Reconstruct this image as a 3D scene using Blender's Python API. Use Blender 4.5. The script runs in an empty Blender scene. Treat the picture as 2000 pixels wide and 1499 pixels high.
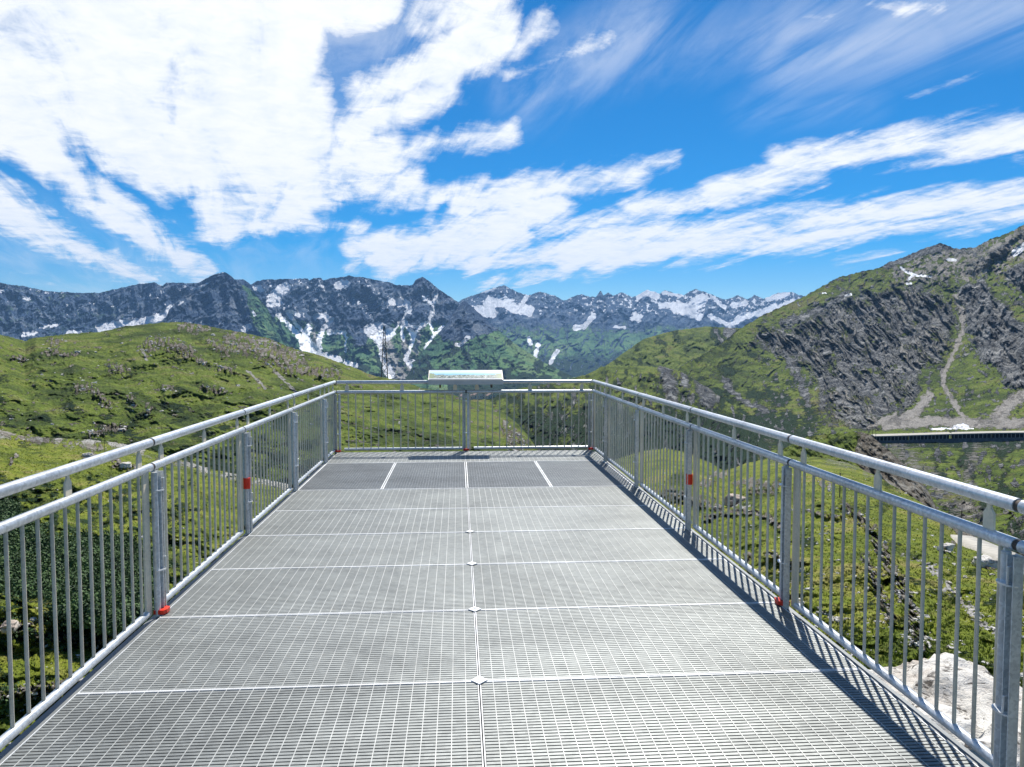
import bpy, math, random
import numpy as np
from mathutils import Vector, Matrix, noise as mnoise

random.seed(7)
rng = np.random.default_rng(11)
S = bpy.context.scene
R = math.radians

# ------------------------------------------------------------------ camera
F_PX = 1480.0                      # focal length for the 2000 px wide photograph
CAM = Vector((0.0, 0.0, 1.70))
PITCH, YAW = R(3.15), R(4.05)
cam_d = bpy.data.cameras.new("camera")
cam_d.sensor_width = 36.0
cam_d.lens = F_PX / 2000.0 * 36.0
cam_d.clip_start = 0.05
cam_d.clip_end = 60000
cam = bpy.data.objects.new("camera", cam_d)
S.collection.objects.link(cam)
cam.location = CAM
cam.rotation_euler = (R(90) - PITCH, 0, -YAW)
S.camera = cam
S.render.resolution_x, S.render.resolution_y = 1024, 767
rot = cam.rotation_euler.to_matrix()
c_r, c_u, c_f = (rot @ Vector((1, 0, 0)), rot @ Vector((0, 1, 0)), rot @ Vector((0, 0, -1)))
AR, AU, AF = (np.array(v) for v in (c_r, c_u, c_f))

def ray(px, py):
    """unit-horizontal direction for a point seen in the photograph (arrays allowed)"""
    px = np.asarray(px, float); py = np.asarray(py, float)
    d = AF + AR * ((px - 1000) / F_PX)[..., None] + AU * ((749.5 - py) / F_PX)[..., None]
    h = np.hypot(d[..., 0], d[..., 1])
    return d / h[..., None]

def at(px, py, dist):
    return np.array(CAM) + ray(px, py) * np.asarray(dist, float)[..., None]

def azel(px, py):
    d = ray(px, py)
    return math.degrees(math.atan2(d[0], d[1])), math.degrees(math.atan(d[2]))

# ------------------------------------------------------------------ world and sun
SUN_EL, SUN_AZ = 54.0, 18.5        # azimuth clockwise from +Y
S.view_settings.view_transform = 'Standard'
S.view_settings.look = 'None'
S.view_settings.exposure = 0.38
S.view_settings.gamma = 1.0
sun_d = bpy.data.lights.new("sun", 'SUN')
sun_d.energy = 4.9
sun_d.angle = R(0.53)
sun_d.color = (1.0, 0.965, 0.90)
sun = bpy.data.objects.new("sun", sun_d)
S.collection.objects.link(sun)
sv = Vector((math.sin(R(SUN_AZ)) * math.cos(R(SUN_EL)), math.cos(R(SUN_AZ)) * math.cos(R(SUN_EL)), math.sin(R(SUN_EL))))
sun.rotation_euler = sv.to_track_quat('Z', 'Y').to_euler()
sun.location = sv * 50

class NT:
    """small helper for building node trees"""
    def __init__(s, tree):
        s.t = tree; s.n = tree.nodes; s.l = tree.links
    def _in(s, sock, v):
        if isinstance(v, bpy.types.NodeSocket): s.l.new(v, sock)
        elif v is not None: sock.default_value = v
    def math(s, op, a, b=None, c=None, clamp=False):
        n = s.n.new('ShaderNodeMath'); n.operation = op; n.use_clamp = clamp
        s._in(n.inputs[0], a)
        if b is not None: s._in(n.inputs[1], b)
        if c is not None: s._in(n.inputs[2], c)
        return n.outputs[0]
    def vec(s, op, a, b=None, scale=None):
        n = s.n.new('ShaderNodeVectorMath'); n.operation = op
        s._in(n.inputs[0], a)
        if b is not None: s._in(n.inputs[1], b)
        if scale is not None: s._in(n.inputs['Scale'], scale)
        return n.outputs['Value'] if op in ('DOT_PRODUCT', 'LENGTH', 'DISTANCE') else n.outputs[0]
    def comb(s, x, y, z=0.0):
        n = s.n.new('ShaderNodeCombineXYZ')
        for i, v in enumerate((x, y, z)): s._in(n.inputs[i], v)
        return n.outputs[0]
    def sep(s, v):
        n = s.n.new('ShaderNodeSeparateXYZ'); s._in(n.inputs[0], v); return n.outputs
    def map(s, v, a, b, c=0.0, d=1.0, smooth=True):
        n = s.n.new('ShaderNodeMapRange'); n.interpolation_type = 'SMOOTHSTEP' if smooth else 'LINEAR'
        s._in(n.inputs[0], v)
        for i, x in zip((1, 2, 3, 4), (a, b, c, d)): s._in(n.inputs[i], x)
        return n.outputs[0]
    def noise(s, vec, scale, detail=6, rough=0.55, lac=2.0, dist=0.0, typ='FBM', col=False):
        n = s.n.new('ShaderNodeTexNoise'); n.noise_type = typ
        s._in(n.inputs['Vector'], vec); n.inputs['Scale'].default_value = scale
        n.inputs['Detail'].default_value = detail; n.inputs['Roughness'].default_value = rough
        n.inputs['Lacunarity'].default_value = lac; n.inputs['Distortion'].default_value = dist
        return n.outputs['Color'] if col else n.outputs[0]
    def vor(s, vec, scale, feature='F1', rnd=1.0, out=0):
        n = s.n.new('ShaderNodeTexVoronoi'); n.feature = feature
        s._in(n.inputs['Vector'], vec); n.inputs['Scale'].default_value = scale
        n.inputs['Randomness'].default_value = rnd
        return n.outputs[out]
    def mix(s, f, a, b):
        n = s.n.new('ShaderNodeMix'); n.data_type = 'RGBA'
        s._in(n.inputs[0], f)
        for i, v in ((6, a), (7, b)):
            if isinstance(v, tuple) and len(v) == 3: v = v + (1.0,)
            s._in(n.inputs[i], v)
        return n.outputs[2]
    def ramp(s, v, pts):
        n = s.n.new('ShaderNodeValToRGB'); e = n.color_ramp.elements
        e[0].position, e[0].color = pts[0][0], (*pts[0][1], 1)
        e[1].position, e[1].color = pts[-1][0], (*pts[-1][1], 1)
        for p, c in pts[1:-1]:
            q = e.new(p); q.color = (*c, 1)
        s._in(n.inputs[0], v); return n.outputs[0]
    def bump(s, h, strength, dist):
        n = s.n.new('ShaderNodeBump'); s._in(n.inputs['Height'], h)
        n.inputs['Strength'].default_value = strength; n.inputs['Distance'].default_value = dist
        return n.outputs[0]

world = bpy.data.worlds.new("World"); S.world = world; world.use_nodes = True
world.node_tree.nodes.clear()
w = NT(world.node_tree)
tc = w.n.new('ShaderNodeTexCoord').outputs['Generated']
sky = w.n.new('ShaderNodeTexSky'); sky.sky_type = 'NISHITA'; sky.sun_disc = False
sky.sun_elevation = R(SUN_EL); sky.sun_rotation = R(SUN_AZ)
sky.altitude = 2100; sky.air_density = 1.0; sky.dust_density = 0.15; sky.ozone_density = 3.0
dx, dy, dz = w.sep(tc)
az = w.math('MULTIPLY', w.math('ARCTAN2', dx, dy), 57.29578)
el = w.math('MULTIPLY', w.math('ARCSINE', dz), 57.29578)
p0 = w.comb(az, el)
# cirrus sheet seen in perspective: plane coordinates turned along the wind
zz = w.math('ADD', w.math('MAXIMUM', dz, 0.0), 0.10)
plx, ply = w.math('DIVIDE', dx, zz), w.math('DIVIDE', dy, zz)
wa = R(-14.0)
u_ = w.math('SUBTRACT', w.math('MULTIPLY', plx, math.cos(wa)), w.math('MULTIPLY', ply, math.sin(wa)))
v_ = w.math('ADD', w.math('MULTIPLY', plx, math.sin(wa)), w.math('MULTIPLY', ply, math.cos(wa)))
streak = w.comb(w.math('MULTIPLY', u_, 1.0), w.math('MULTIPLY', v_, 0.20), 3.1)
n_str = w.noise(streak, 5.0, 7, 0.62, dist=0.6)
n_puf = w.noise(w.comb(plx, ply, 7.7), 9.0, 6, 0.68, dist=0.4)
n_big = w.noise(w.comb(plx, ply, 1.7), 1.6, 4, 0.5)
wrp = w.noise(w.comb(w.math('MULTIPLY', u_, 1.0), w.math('MULTIPLY', v_, 0.5), 5.0), 2.2, 4, 0.5, col=True)
pw = w.vec('ADD', p0, w.vec('MULTIPLY', w.vec('SUBTRACT', wrp, (0.5, 0.5, 0.5)), (3.2, 1.7, 0.0)))

def cloud(strokes, soft):
    tot = None
    for x1, y1, x2, y2, r, st in strokes:
        a = Vector((*azel(x1, y1), 0)); b = Vector((*azel(x2, y2), 0)); ba = b - a
        k = 1.0 / max(ba.length_squared, 1e-6)
        pa = w.vec('SUBTRACT', pw, tuple(a))
        h = w.math('MULTIPLY', w.vec('DOT_PRODUCT', pa, tuple(ba)), k, clamp=True)
        d = w.vec('DISTANCE', pa, w.vec('SCALE', tuple(ba), scale=h))
        rr = math.degrees(math.atan(r / F_PX))
        v = w.map(d, rr - soft * 0.9, rr + soft * 0.7, st, 0.0)
        tot = v if tot is None else w.math('MAXIMUM', tot, v)
    return tot

BANKS = [(-120, 80, 450, 55, 165, 1.0), (290, 230, 520, 240, 130, 1), (300, 310, 580, 250, 70, 1), (430, 420, 560, 400, 58, .95),
         (-80, 190, 140, 330, 40, .95), (140, 330, 250, 425, 36, .95), (250, 330, 300, 355, 42, .9), (250, 425, 385, 525, 28, .95), 
         (-60, 375, 100, 458, 34, .95), (100, 458, 285, 545, 26, .95), (-60, 520, 90, 548, 14, .55),
         (560, 250, 610, 130, 26, .75), (640, 20, 760, 10, 38, .8), (820, 40, 970, 5, 46, .8),
         (700, 190, 840, 130, 38, .95), (670, 252, 880, 180, 34, .95), (855, 140, 970, 60, 56, .95), (1010, 100, 1060, 40, 34, .7), (1000, 150, 1190, 80, 18, .75),
         (600, 330, 760, 300, 50, .9), (600, 380, 800, 355, 36, .9), (740, 300, 1000, 258, 22, .95), (600, 440, 690, 445, 22, .7),
         (840, 378, 1150, 325, 17, 1), (900, 400, 1230, 335, 36, 1), (1150, 345, 1310, 314, 11, 1), (690, 490, 860, 465, 28, 1), (760, 500, 1000, 450, 40, 1), (860, 460, 1100, 400, 40, 1),
         (1240, 412, 1420, 385, 20, 1), (1400, 380, 1600, 330, 34, 1), (1520, 320, 2040, 250, 30, 1), (1700, 300, 2040, 270, 26, 1), 
         (930, 520, 1300, 450, 26, 1), (1100, 500, 1500, 450, 36, 1), (1250, 460, 2060, 385, 26, 1), (1380, 490, 2060, 410, 22, 1), (1050, 450, 1260, 425, 16, .9),
         (940, 555, 1200, 528, 14, .7), 
         (1560, 28, 1620, 30, 10, .55), (1690, 10, 1840, 26, 9, .6), (1700, 200, 1920, 135, 6, .5), (1640, 510, 1750, 505, 5, .6)]
VEILS = [(1040, 170, 1250, 60, 60, .42), (1200, 110, 1480, 60, 46, .30), (1530, 120, 1800, 50, 50, .45), (1540, 60, 1980, 10, 50, .42),
         (1460, 210, 1700, 195, 12, .3), (600, 60, 900, 60, 70, .45), (560, 300, 700, 200, 60, .40), (0, 480, 420, 560, 70, .30), (420, 470, 640, 480, 30, .3)]
bk = cloud(BANKS, 1.7)
vl = cloud(VEILS, 3.0)
# elsewhere in the sky (outside the photograph): scattered banks of the same kind
rest = w.math('MULTIPLY', w.map(n_big, 0.56, 0.66), w.map(w.math('ABSOLUTE', az), 40.0, 55.0))
rest2 = w.math('MULTIPLY', w.map(n_big, 0.56, 0.66), w.map(el, 31.0, 40.0))
bk = w.math('MAXIMUM', bk, w.math('MAXIMUM', rest, rest2))
tex = w.math('ADD', w.math('MULTIPLY', w.math('SUBTRACT', n_str, 0.5), 2.2), w.math('MULTIPLY', w.math('SUBTRACT', n_puf, 0.5), 1.0))
dens = w.map(w.math('ADD', w.math('MULTIPLY', bk, 1.10), w.math('MULTIPLY', tex, w.map(bk, 0.0, 0.25, 0.0, 1.0))), 0.20, 1.02)
veil = w.math('MULTIPLY', vl, w.map(n_str, 0.34, 0.66))
dens = w.math('MAXIMUM', dens, veil)
dens = w.math('MULTIPLY', dens, w.map(el, 0.0, 2.5))
shade = w.map(w.math('ADD', n_puf, w.math('MULTIPLY', n_str, 0.6)), 0.55, 1.0, 0.0, 1.0)
cloud_col = w.mix(shade, (7.2, 7.6, 8.1), (8.6, 8.6, 8.6))
hsv = w.n.new('ShaderNodeHueSaturation'); w._in(hsv.inputs['Color'], sky.outputs[0])
hsv.inputs['Saturation'].default_value = 1.72; hsv.inputs['Value'].default_value = .84; hsv.inputs['Hue'].default_value = 0.5
skyc = hsv.outputs[0]
bg = w.n.new('ShaderNodeBackground'); bg.inputs['Strength'].default_value = 0.1
w._in(bg.inputs['Color'], w.mix(dens, skyc, cloud_col))
wo = w.n.new('ShaderNodeOutputWorld'); w.l.new(bg.outputs[0], wo.inputs['Surface'])

# ------------------------------------------------------------------ tagging helpers
def tag(o, label=None, cat=None, group=None, kind=None):
    if label: o['label'] = label
    if cat: o['category'] = cat
    if group: o['group'] = group
    if kind: o['kind'] = kind
    return o

def empty(name, loc=(0, 0, 0), rz=0.0):
    o = bpy.data.objects.new(name, None); o.empty_display_size = 0.2
    S.collection.objects.link(o); o.location = loc; o.rotation_euler = (0, 0, rz)
    return o

class MB:
    """collects boxes and tubes into one mesh"""
    def __init__(s): s.v = []; s.f = []; s.sm = []
    def add(s, vs, fs, smooth=False):
        k = len(s.v); s.v += [tuple(p) for p in vs]
        s.f += [tuple(i + k for i in f) for f in fs]; s.sm += [smooth] * len(fs)
        return s
    def box(s, a, b, m=None):
        x0, y0, z0 = a; x1, y1, z1 = b
        vs = [Vector(p) for p in ((x0, y0, z0), (x1, y0, z0), (x1, y1, z0), (x0, y1, z0), (x0, y0, z1), (x1, y0, z1), (x1, y1, z1), (x0, y1, z1))]
        if m: vs = [m @ v for v in vs]
        return s.add(vs, [(0, 3, 2, 1), (4, 5, 6, 7), (0, 1, 5, 4), (1, 2, 6, 5), (2, 3, 7, 6), (3, 0, 4, 7)])
    def prism(s, poly, axis, a, b):
        """extrude a 2-D outline along an axis ('x','y','z')"""
        def P(p, t):
            return {'x': (t, p[0], p[1]), 'y': (p[0], t, p[1]), 'z': (p[0], p[1], t)}[axis]
        n = len(poly)
        vs = [P(p, a) for p in poly] + [P(p, b) for p in poly]
        fs = [tuple(range(n)), tuple(range(2 * n - 1, n - 1, -1))] + [(i, i + n, (i + 1) % n + n, (i + 1) % n) for i in range(n)]
        return s.add(vs, fs)
    def tube(s, p, q, r, n=14, r2=None, caps=True):
        p, q = Vector(p), Vector(q); r2 = r if r2 is None else r2
        d = (q - p).normalized(); a = d.orthogonal().normalized(); b = d.cross(a)
        ring = [a * math.cos(t) + b * math.sin(t) for t in (2 * math.pi * i / n for i in range(n))]
        c0 = [p + v * r for v in ring]; c1 = [q + v * r2 for v in ring]
        s.add(c0 + c1, [(i, (i + 1) % n, (i + 1) % n + n, i + n) for i in range(n)], True)
        if caps: s.add(c0 + c1, [tuple(range(n - 1, -1, -1)), tuple(range(n, 2 * n))])
        return s
    def path(s, pts, r, n=14):
        for a, b in zip(pts[:-1], pts[1:]): s.tube(a, b, r, n)
        for c in pts[1:-1]: s.ball(c, r, n)
        return s
    def ball(s, c, r, n=12, m=6):
        vs = []; c = Vector(c)
        for j in range(m + 1):
            t = math.pi * j / m
            for i in range(n):
                a = 2 * math.pi * i / n
                vs.append(c + Vector((math.sin(t) * math.cos(a), math.sin(t) * math.sin(a), math.cos(t))) * r)
        return s.add(vs, [(j * n + i, (j + 1) * n + i, (j + 1) * n + (i + 1) % n, j * n + (i + 1) % n) for j in range(m) for i in range(n)], True)
    def mesh(s, name, mat):
        me = bpy.data.meshes.new(name); me.from_pydata(s.v, [], s.f)
        me.polygons.foreach_set('use_smooth', s.sm)
        me.materials.append(mat); me.validate(); me.update(); return me
    def build(s, name, mat, parent=None):
        o = bpy.data.objects.new(name, s.mesh(name, mat)); S.collection.objects.link(o)
        if parent: o.parent = parent
        return o

def new_mat(name):
    m = bpy.data.materials.new(name); m.use_nodes = True
    t = NT(m.node_tree); b = m.node_tree.nodes['Principled BSDF']
    return m, t, b

def copy_tree(o, parent=None):
    c = o.copy(); S.collection.objects.link(c)
    if parent: c.parent = parent
    for ch in KIDS.get(o.name, []): copy_tree(ch, c)
    return c
KIDS = {}

# ------------------------------------------------------------------ numpy noise
_P = rng.permutation(512).astype(np.int64); _P = np.concatenate([_P, _P, _P])
_GX = np.cos(np.arange(512) * 2 * math.pi / 512); _GY = np.sin(np.arange(512) * 2 * math.pi / 512)
def pn(x, y, seed=0):
    x = x + seed * 17.37; y = y + seed * 9.73
    xi = np.floor(x); yi = np.floor(y); xf = x - xi; yf = y - yi
    xi = xi.astype(np.int64) & 511; yi = yi.astype(np.int64) & 511
    u = xf * xf * xf * (xf * (xf * 6 - 15) + 10); v = yf * yf * yf * (yf * (yf * 6 - 15) + 10)
    def g(ix, iy, dx, dy):
        h = _P[_P[ix & 511] + (iy & 511)]
        return _GX[h] * dx + _GY[h] * dy
    a = g(xi, yi, xf, yf); b = g(xi + 1, yi, xf - 1, yf); c = g(xi, yi + 1, xf, yf - 1); d = g(xi + 1, yi + 1, xf - 1, yf - 1)
    return ((a + (b - a) * u) + ((c + (d - c) * u) - (a + (b - a) * u)) * v) * 1.5
def fbm(x, y, o=5, seed=0, g=0.5):
    t = 0; a = 1.0; n = 0
    for i in range(o):
        t = t + a * pn(x, y, seed + i); n += a; a *= g; x = x * 2.03; y = y * 2.03
    return t / n
def ridged(x, y, o=5, seed=0, g=0.55):
    t = 0; a = 1.0; n = 0; wgt = 1.0
    for i in range(o):
        s = (1 - np.abs(pn(x, y, seed + i))) ** 2 * wgt
        wgt = np.clip(s * 1.6, 0, 1)
        t = t + a * s; n += a; a *= g; x = x * 2.07; y = y * 2.07
    return t / n
def sst(x, a, b):
    t = np.clip((x - a) / (b - a), 0, 1); return t * t * (3 - 2 * t)
def seg_d(X, Y, x1, y1, x2, y2, ky=1.0):
    bx, by = x2 - x1, (y2 - y1) * ky; L = bx * bx + by * by + 1e-9
    h = np.clip(((X - x1) * bx + (Y - y1) * ky * by) / L, 0, 1)
    return np.hypot(X - x1 - bx * h, (Y - y1) * ky - by * h)
def strokes(X, Y, lines, warp=3.0, fq=0.09, soft=0.45, ky=1.0, seed=40):
    """lines: [(width, [(x,y)...])...]; soft-edged mask with ragged borders"""
    if warp:
        wx = X + warp * fbm(X * fq, Y * fq, 4, seed); wy = Y + warp * fbm(X * fq, Y * fq, 4, seed + 7)
    else: wx, wy = X, Y
    out = np.zeros_like(X)
    for wd, pts in lines:
        if len(pts) == 1: pts = pts * 2
        for (a, b), (c, d) in zip(pts[:-1], pts[1:]):
            x0, x1 = min(a, c) - wd * 2 - 8, max(a, c) + wd * 2 + 8
            cols = np.where((X[0] > x0) & (X[0] < x1))[0]
            if len(cols) == 0: continue
            sl = slice(cols[0], cols[-1] + 1)
            dd = seg_d(wx[:, sl], wy[:, sl], a, b, c, d, ky)
            out[:, sl] = np.maximum(out[:, sl], 1 - sst(dd, wd * (1 - soft), wd * (1 + soft)))
    return out
def inpoly(X, Y, poly, soft=0):
    c = np.zeros(X.shape, bool); n = len(poly)
    for i in range(n):
        x1, y1 = poly[i]; x2, y2 = poly[(i + 1) % n]
        if y1 == y2: continue
        m = ((y1 > Y) != (y2 > Y)) & (X < (x2 - x1) * (Y - y1) / (y2 - y1) + x1)
        c ^= m
    return c.astype(float)
def blur(a, k):
    for ax in (0, 1):
        p = np.pad(a, [(k, k) if i == ax else (0, 0) for i in (0, 1)], mode='edge')
        cs = np.cumsum(p, axis=ax); z = np.zeros_like(np.take(cs, [0], axis=ax))
        cs = np.concatenate([z, cs], axis=ax); n = 2 * k + 1
        hi = np.take(cs, range(n, cs.shape[ax]), axis=ax); lo = np.take(cs, range(0, cs.shape[ax] - n), axis=ax)
        a = (hi - lo) / n
    return a
def warped(X, Y, amp, fq, seed):
    return X + amp * fbm(X * fq, Y * fq, 4, seed), Y + amp * fbm(X * fq, Y * fq, 4, seed + 5)
def c3(*p): return [(500 + .375 * a, 500 + .375 * b) for a, b in p]
def c4(*p): return [(1100 + .45 * a, 420 + .45 * b) for a, b in p]
def c2(*p): return [(.35 * a, 500 + .35 * b) for a, b in p]
def c6(*p): return [(1500 + .4529 * a, 820 + .4529 * b) for a, b in p]

# ------------------------------------------------------------------ terrain sheets
def grid_mesh(name, P, masks, mat):
    rws, cls = P.shape[:2]
    me = bpy.data.meshes.new(name)
    nv = rws * cls
    me.vertices.add(nv); me.vertices.foreach_set('co', P.reshape(-1).astype(np.float32))
    idx = np.arange(nv).reshape(rws, cls)
    q = np.stack([idx[:-1, :-1], idx[:-1, 1:], idx[1:, 1:], idx[1:, :-1]], -1).reshape(-1, 4)
    nf = len(q)
    me.loops.add(nf * 4); me.loops.foreach_set('vertex_index', q.reshape(-1).astype(np.int32))
    me.polygons.add(nf)
    me.polygons.foreach_set('loop_start', (np.arange(nf) * 4).astype(np.int32))
    me.polygons.foreach_set('loop_total', np.full(nf, 4, np.int32))
    me.polygons.foreach_set('use_smooth', np.ones(nf, bool))
    me.update()
    a = me.color_attributes.new(name='mask', type='FLOAT_COLOR', domain='POINT')
    a.data.foreach_set('color', masks.reshape(-1).astype(np.float32))
    me.materials.append(mat)
    o = bpy.data.objects.new(name, me); S.collection.objects.link(o)
    o['kind'] = 'structure'
    return o

LAYERS = {}
def layer(key, name, crest, foot, step, mat, shape=None, relief=None, paint=None, jag=(0, 0.1), interp='lin', back=0.25, backdrop=0.35):
    """A hillside standing between a foot line and a crest line; each line is (x, y, distance)."""
    cr = np.array(crest, float); ft = np.array(foot, float)
    xs = np.arange(cr[0, 0], cr[-1, 0] + step, step)
    cy = np.interp(xs, cr[:, 0], cr[:, 1]); cd = np.interp(xs, cr[:, 0], cr[:, 2])
    fy = np.interp(xs, ft[:, 0], ft[:, 1]); fd = np.interp(xs, ft[:, 0], ft[:, 2])
    cy0 = cy
    if jag[0]: cy = cy + jag[0] * fbm(xs * jag[1], xs * 0 + 3.3, 5, 77, 0.6)
    fy = np.maximum(fy, cy + 4)
    n = int(max(fy - cy) / step) + 2
    s = np.linspace(0, 1, n)[:, None]
    Y = fy + (cy - fy) * s; X = np.repeat(xs[None], n, 0)
    se = np.clip((fy - Y) / np.maximum(fy - cy0, 4), 0, 1)
    t = se if shape is None else shape(se)
    D = fd + (cd - fd) * t if interp == 'lin' else 1.0 / (1 / fd + (1 / cd - 1 / fd) * t)
    if relief is not None: D = D * (1 - relief(X, Y, s + 0 * X))
    P = at(X, Y, D)
    LAYERS[key] = (xs, Y, P)
    # slope of the real surface
    du = np.gradient(P, axis=1); dv = np.gradient(P, axis=0)
    N = np.cross(du, dv); N /= np.linalg.norm(N, axis=-1, keepdims=True) + 1e-9
    N *= np.sign(N[..., 2:3] + 1e-9)
    slope = np.degrees(np.arccos(np.clip(N[..., 2], -1, 1)))
    M = paint(X, Y, s + 0 * X, slope) if paint else np.zeros(X.shape + (4,))
    # the far side, falling away behind the crest, and a skirt below the foot
    h = P[-1] - np.array(CAM); h[:, 2] = 0; hd = np.hypot(h[:, 0], h[:, 1])[:, None]; hn = h / hd
    rows, mr = [P], [M]
    for k in range(1, 9):
        q = P[-1] + hn * hd * back * k / 8
        q[:, 2] -= hd[:, 0] * back * backdrop * (k / 8) ** 1.3
        q[:, 2] += hd[:, 0] * .0008 * fbm(xs * .03, xs * 0 + k, 3, 5) * k
        rows.append(q[None]); mr.append(M[-1:])
    sk = P[0].copy(); sk[:, 2] -= hd[:, 0] * .06; sk -= hn * hd * .02
    rows.insert(0, sk[None]); mr.insert(0, M[:1])
    return grid_mesh(name, np.concatenate(rows, 0), np.concatenate(mr, 0), mat)

def on(key, px, py):
    """point on a sheet nearest to where the photograph shows (px, py)"""
    xs, Y, P = LAYERS[key]
    i = int(np.clip(round((px - xs[0]) / (xs[1] - xs[0])), 0, len(xs) - 1))
    j = int(np.argmin(np.abs(Y[:, i] - py)))
    return Vector(P[j, i])

def terrain_mat(name, sc, grass, rock, scree=((.34, .32, .29), (.50, .48, .44)), shrub=((.012, .035, .014), (.03, .065, .02)), bump=1.0, snow=(.93, .94, .96), strata=None, speck=0.0, gbump=0.5):
    m, t, b = new_mat(name)
    co = t.n.new('ShaderNodeTexCoord').outputs['Object']
    at_ = t.n.new('ShaderNodeAttribute'); at_.attribute_name = 'mask'
    r, g, bl = t.sep(at_.outputs['Color']); al = at_.outputs['Alpha']
    n0 = t.noise(co, 1 / (sc * 14), 4, .55)
    n1 = t.noise(co, 1 / (sc * 3.5), 5, .6)
    n2 = t.noise(co, 1 / sc, 6, .65)
    n3 = t.noise(co, 3.3 / sc, 4, .7)
    mixn = t.math('ADD', t.math('MULTIPLY', n0, .5), t.math('MULTIPLY', n1, .5))
    gcol = t.ramp(mixn, [(.36, grass[0]), (.46, grass[1]), (.54, grass[2]), (.64, grass[3])])
    gcol = t.mix(t.map(n3, .50, .64, 0, .85), gcol, tuple(c * .40 for c in grass[0]))
    gcol = t.mix(t.map(n2, .54, .68, 0, .65), gcol, grass[3])
    if strata: rv = t.vec('MULTIPLY', co, strata)
    else: rv = co
    rn = t.noise(rv, 1.4 / sc, 7, .72, dist=.6)
    rn2 = t.noise(rv, .35 / sc, 5, .6)
    rcol = t.ramp(rn, [(.34, tuple(c * .35 for c in rock[0])), (.46, rock[0]), (.56, rock[1]), (.68, rock[2])])
    rcol = t.mix(t.map(rn2, .50, .66, 0, .6), rcol, rock[0])
    rcol = t.mix(t.map(rn2, .48, .34, 0, .55), rcol, rock[2])
    sn = t.noise(co, 2.6 / sc, 5, .7)
    scol = t.ramp(sn, [(.35, scree[0]), (.62, scree[1])])
    bn = t.noise(co, 1.8 / sc, 5, .7)
    bcol = t.ramp(bn, [(.38, shrub[0]), (.64, shrub[1])])
    nn = t.math('SUBTRACT', t.math('ADD', t.math('MULTIPLY', n2, .55), t.math('MULTIPLY', n3, .45)), .5)
    def msk(v, k=1.6, a=.34, c=.66): return t.map(t.math('ADD', v, t.math('MULTIPLY', nn, k)), a, c)
    ms, mr_, mc, mb = msk(g, .7, .4, .6), msk(r, 2.0), msk(bl, 3.0), msk(al, 3.4)
    col = t.mix(mb, gcol, bcol)
    col = t.mix(mc, col, scol)
    col = t.mix(mr_, col, rcol)
    if speck:
        vv = t.vor(co, 1.2 / sc, 'F1'); sp = t.math('MULTIPLY', t.map(vv, .10, .20, 1, 0), t.map(n1, .46, .62, 0, speck))
        col = t.mix(sp, col, scree[1])
    col = t.mix(ms, col, snow)
    b.inputs['Roughness'].default_value = .92
    b.inputs['Specular IOR Level'].default_value = .15
    t._in(b.inputs['Base Color'], col)
    hr = t.math('MULTIPLY', rn, t.math('MAXIMUM', mr_, t.math('MULTIPLY', mc, .5)))
    hg = t.math('MULTIPLY', t.math('ADD', n2, t.math('MULTIPLY', n3, .5)), t.math('MULTIPLY', t.math('SUBTRACT', 1.0, ms), gbump))
    hb = t.math('MULTIPLY', t.math('MULTIPLY', bn, mb), 1.0)
    hh = t.math('ADD', t.math('ADD', hr, hg), hb)
    t.l.new(t.bump(hh, bump, sc * .9), b.inputs['Normal'])
    return m

G_NEAR = [(.06, .085, .012), (.13, .17, .017), (.20, .235, .022), (.27, .24, .07)]
G_MID = [(.040, .066, .012), (.085, .125, .016), (.15, .20, .024), (.19, .18, .06)]
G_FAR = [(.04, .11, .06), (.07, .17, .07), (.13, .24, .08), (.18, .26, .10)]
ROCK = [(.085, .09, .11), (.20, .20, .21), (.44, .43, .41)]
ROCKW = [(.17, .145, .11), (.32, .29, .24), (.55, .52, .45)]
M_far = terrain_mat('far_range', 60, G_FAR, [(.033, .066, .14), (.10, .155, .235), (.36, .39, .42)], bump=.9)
M_right = terrain_mat('alpine_slope', 9, G_MID, [(.06, .067, .076), (.27, .275, .27), (.66, .65, .61)], scree=((.25, .23, .20), (.42, .39, .35)), bump=1.0, speck=.35)
M_left = terrain_mat('meadow_hill', 3.2, G_MID, ROCKW, bump=1.0, speck=.45)
M_near = terrain_mat('near_turf', .8, G_NEAR, ROCKW, bump=.9, speck=.6)

def pack(rock, snow, scree, shrub):
    return np.stack([np.clip(v, 0, 1) + 0 * rock for v in (rock, snow, scree, shrub)], -1)

# -- base ground, far below, out to the horizon
g = MB(); n = 48
for k in range(n):
    a, b = 2 * math.pi * k / n, 2 * math.pi * (k + 1) / n
    g.add([(0, 0, -900), (15500 * math.cos(a), 15500 * math.sin(a), -900), (15500 * math.cos(b), 15500 * math.sin(b), -900)], [(0, 1, 2)])
tag(g.build('ground', M_far), kind='structure')

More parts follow.
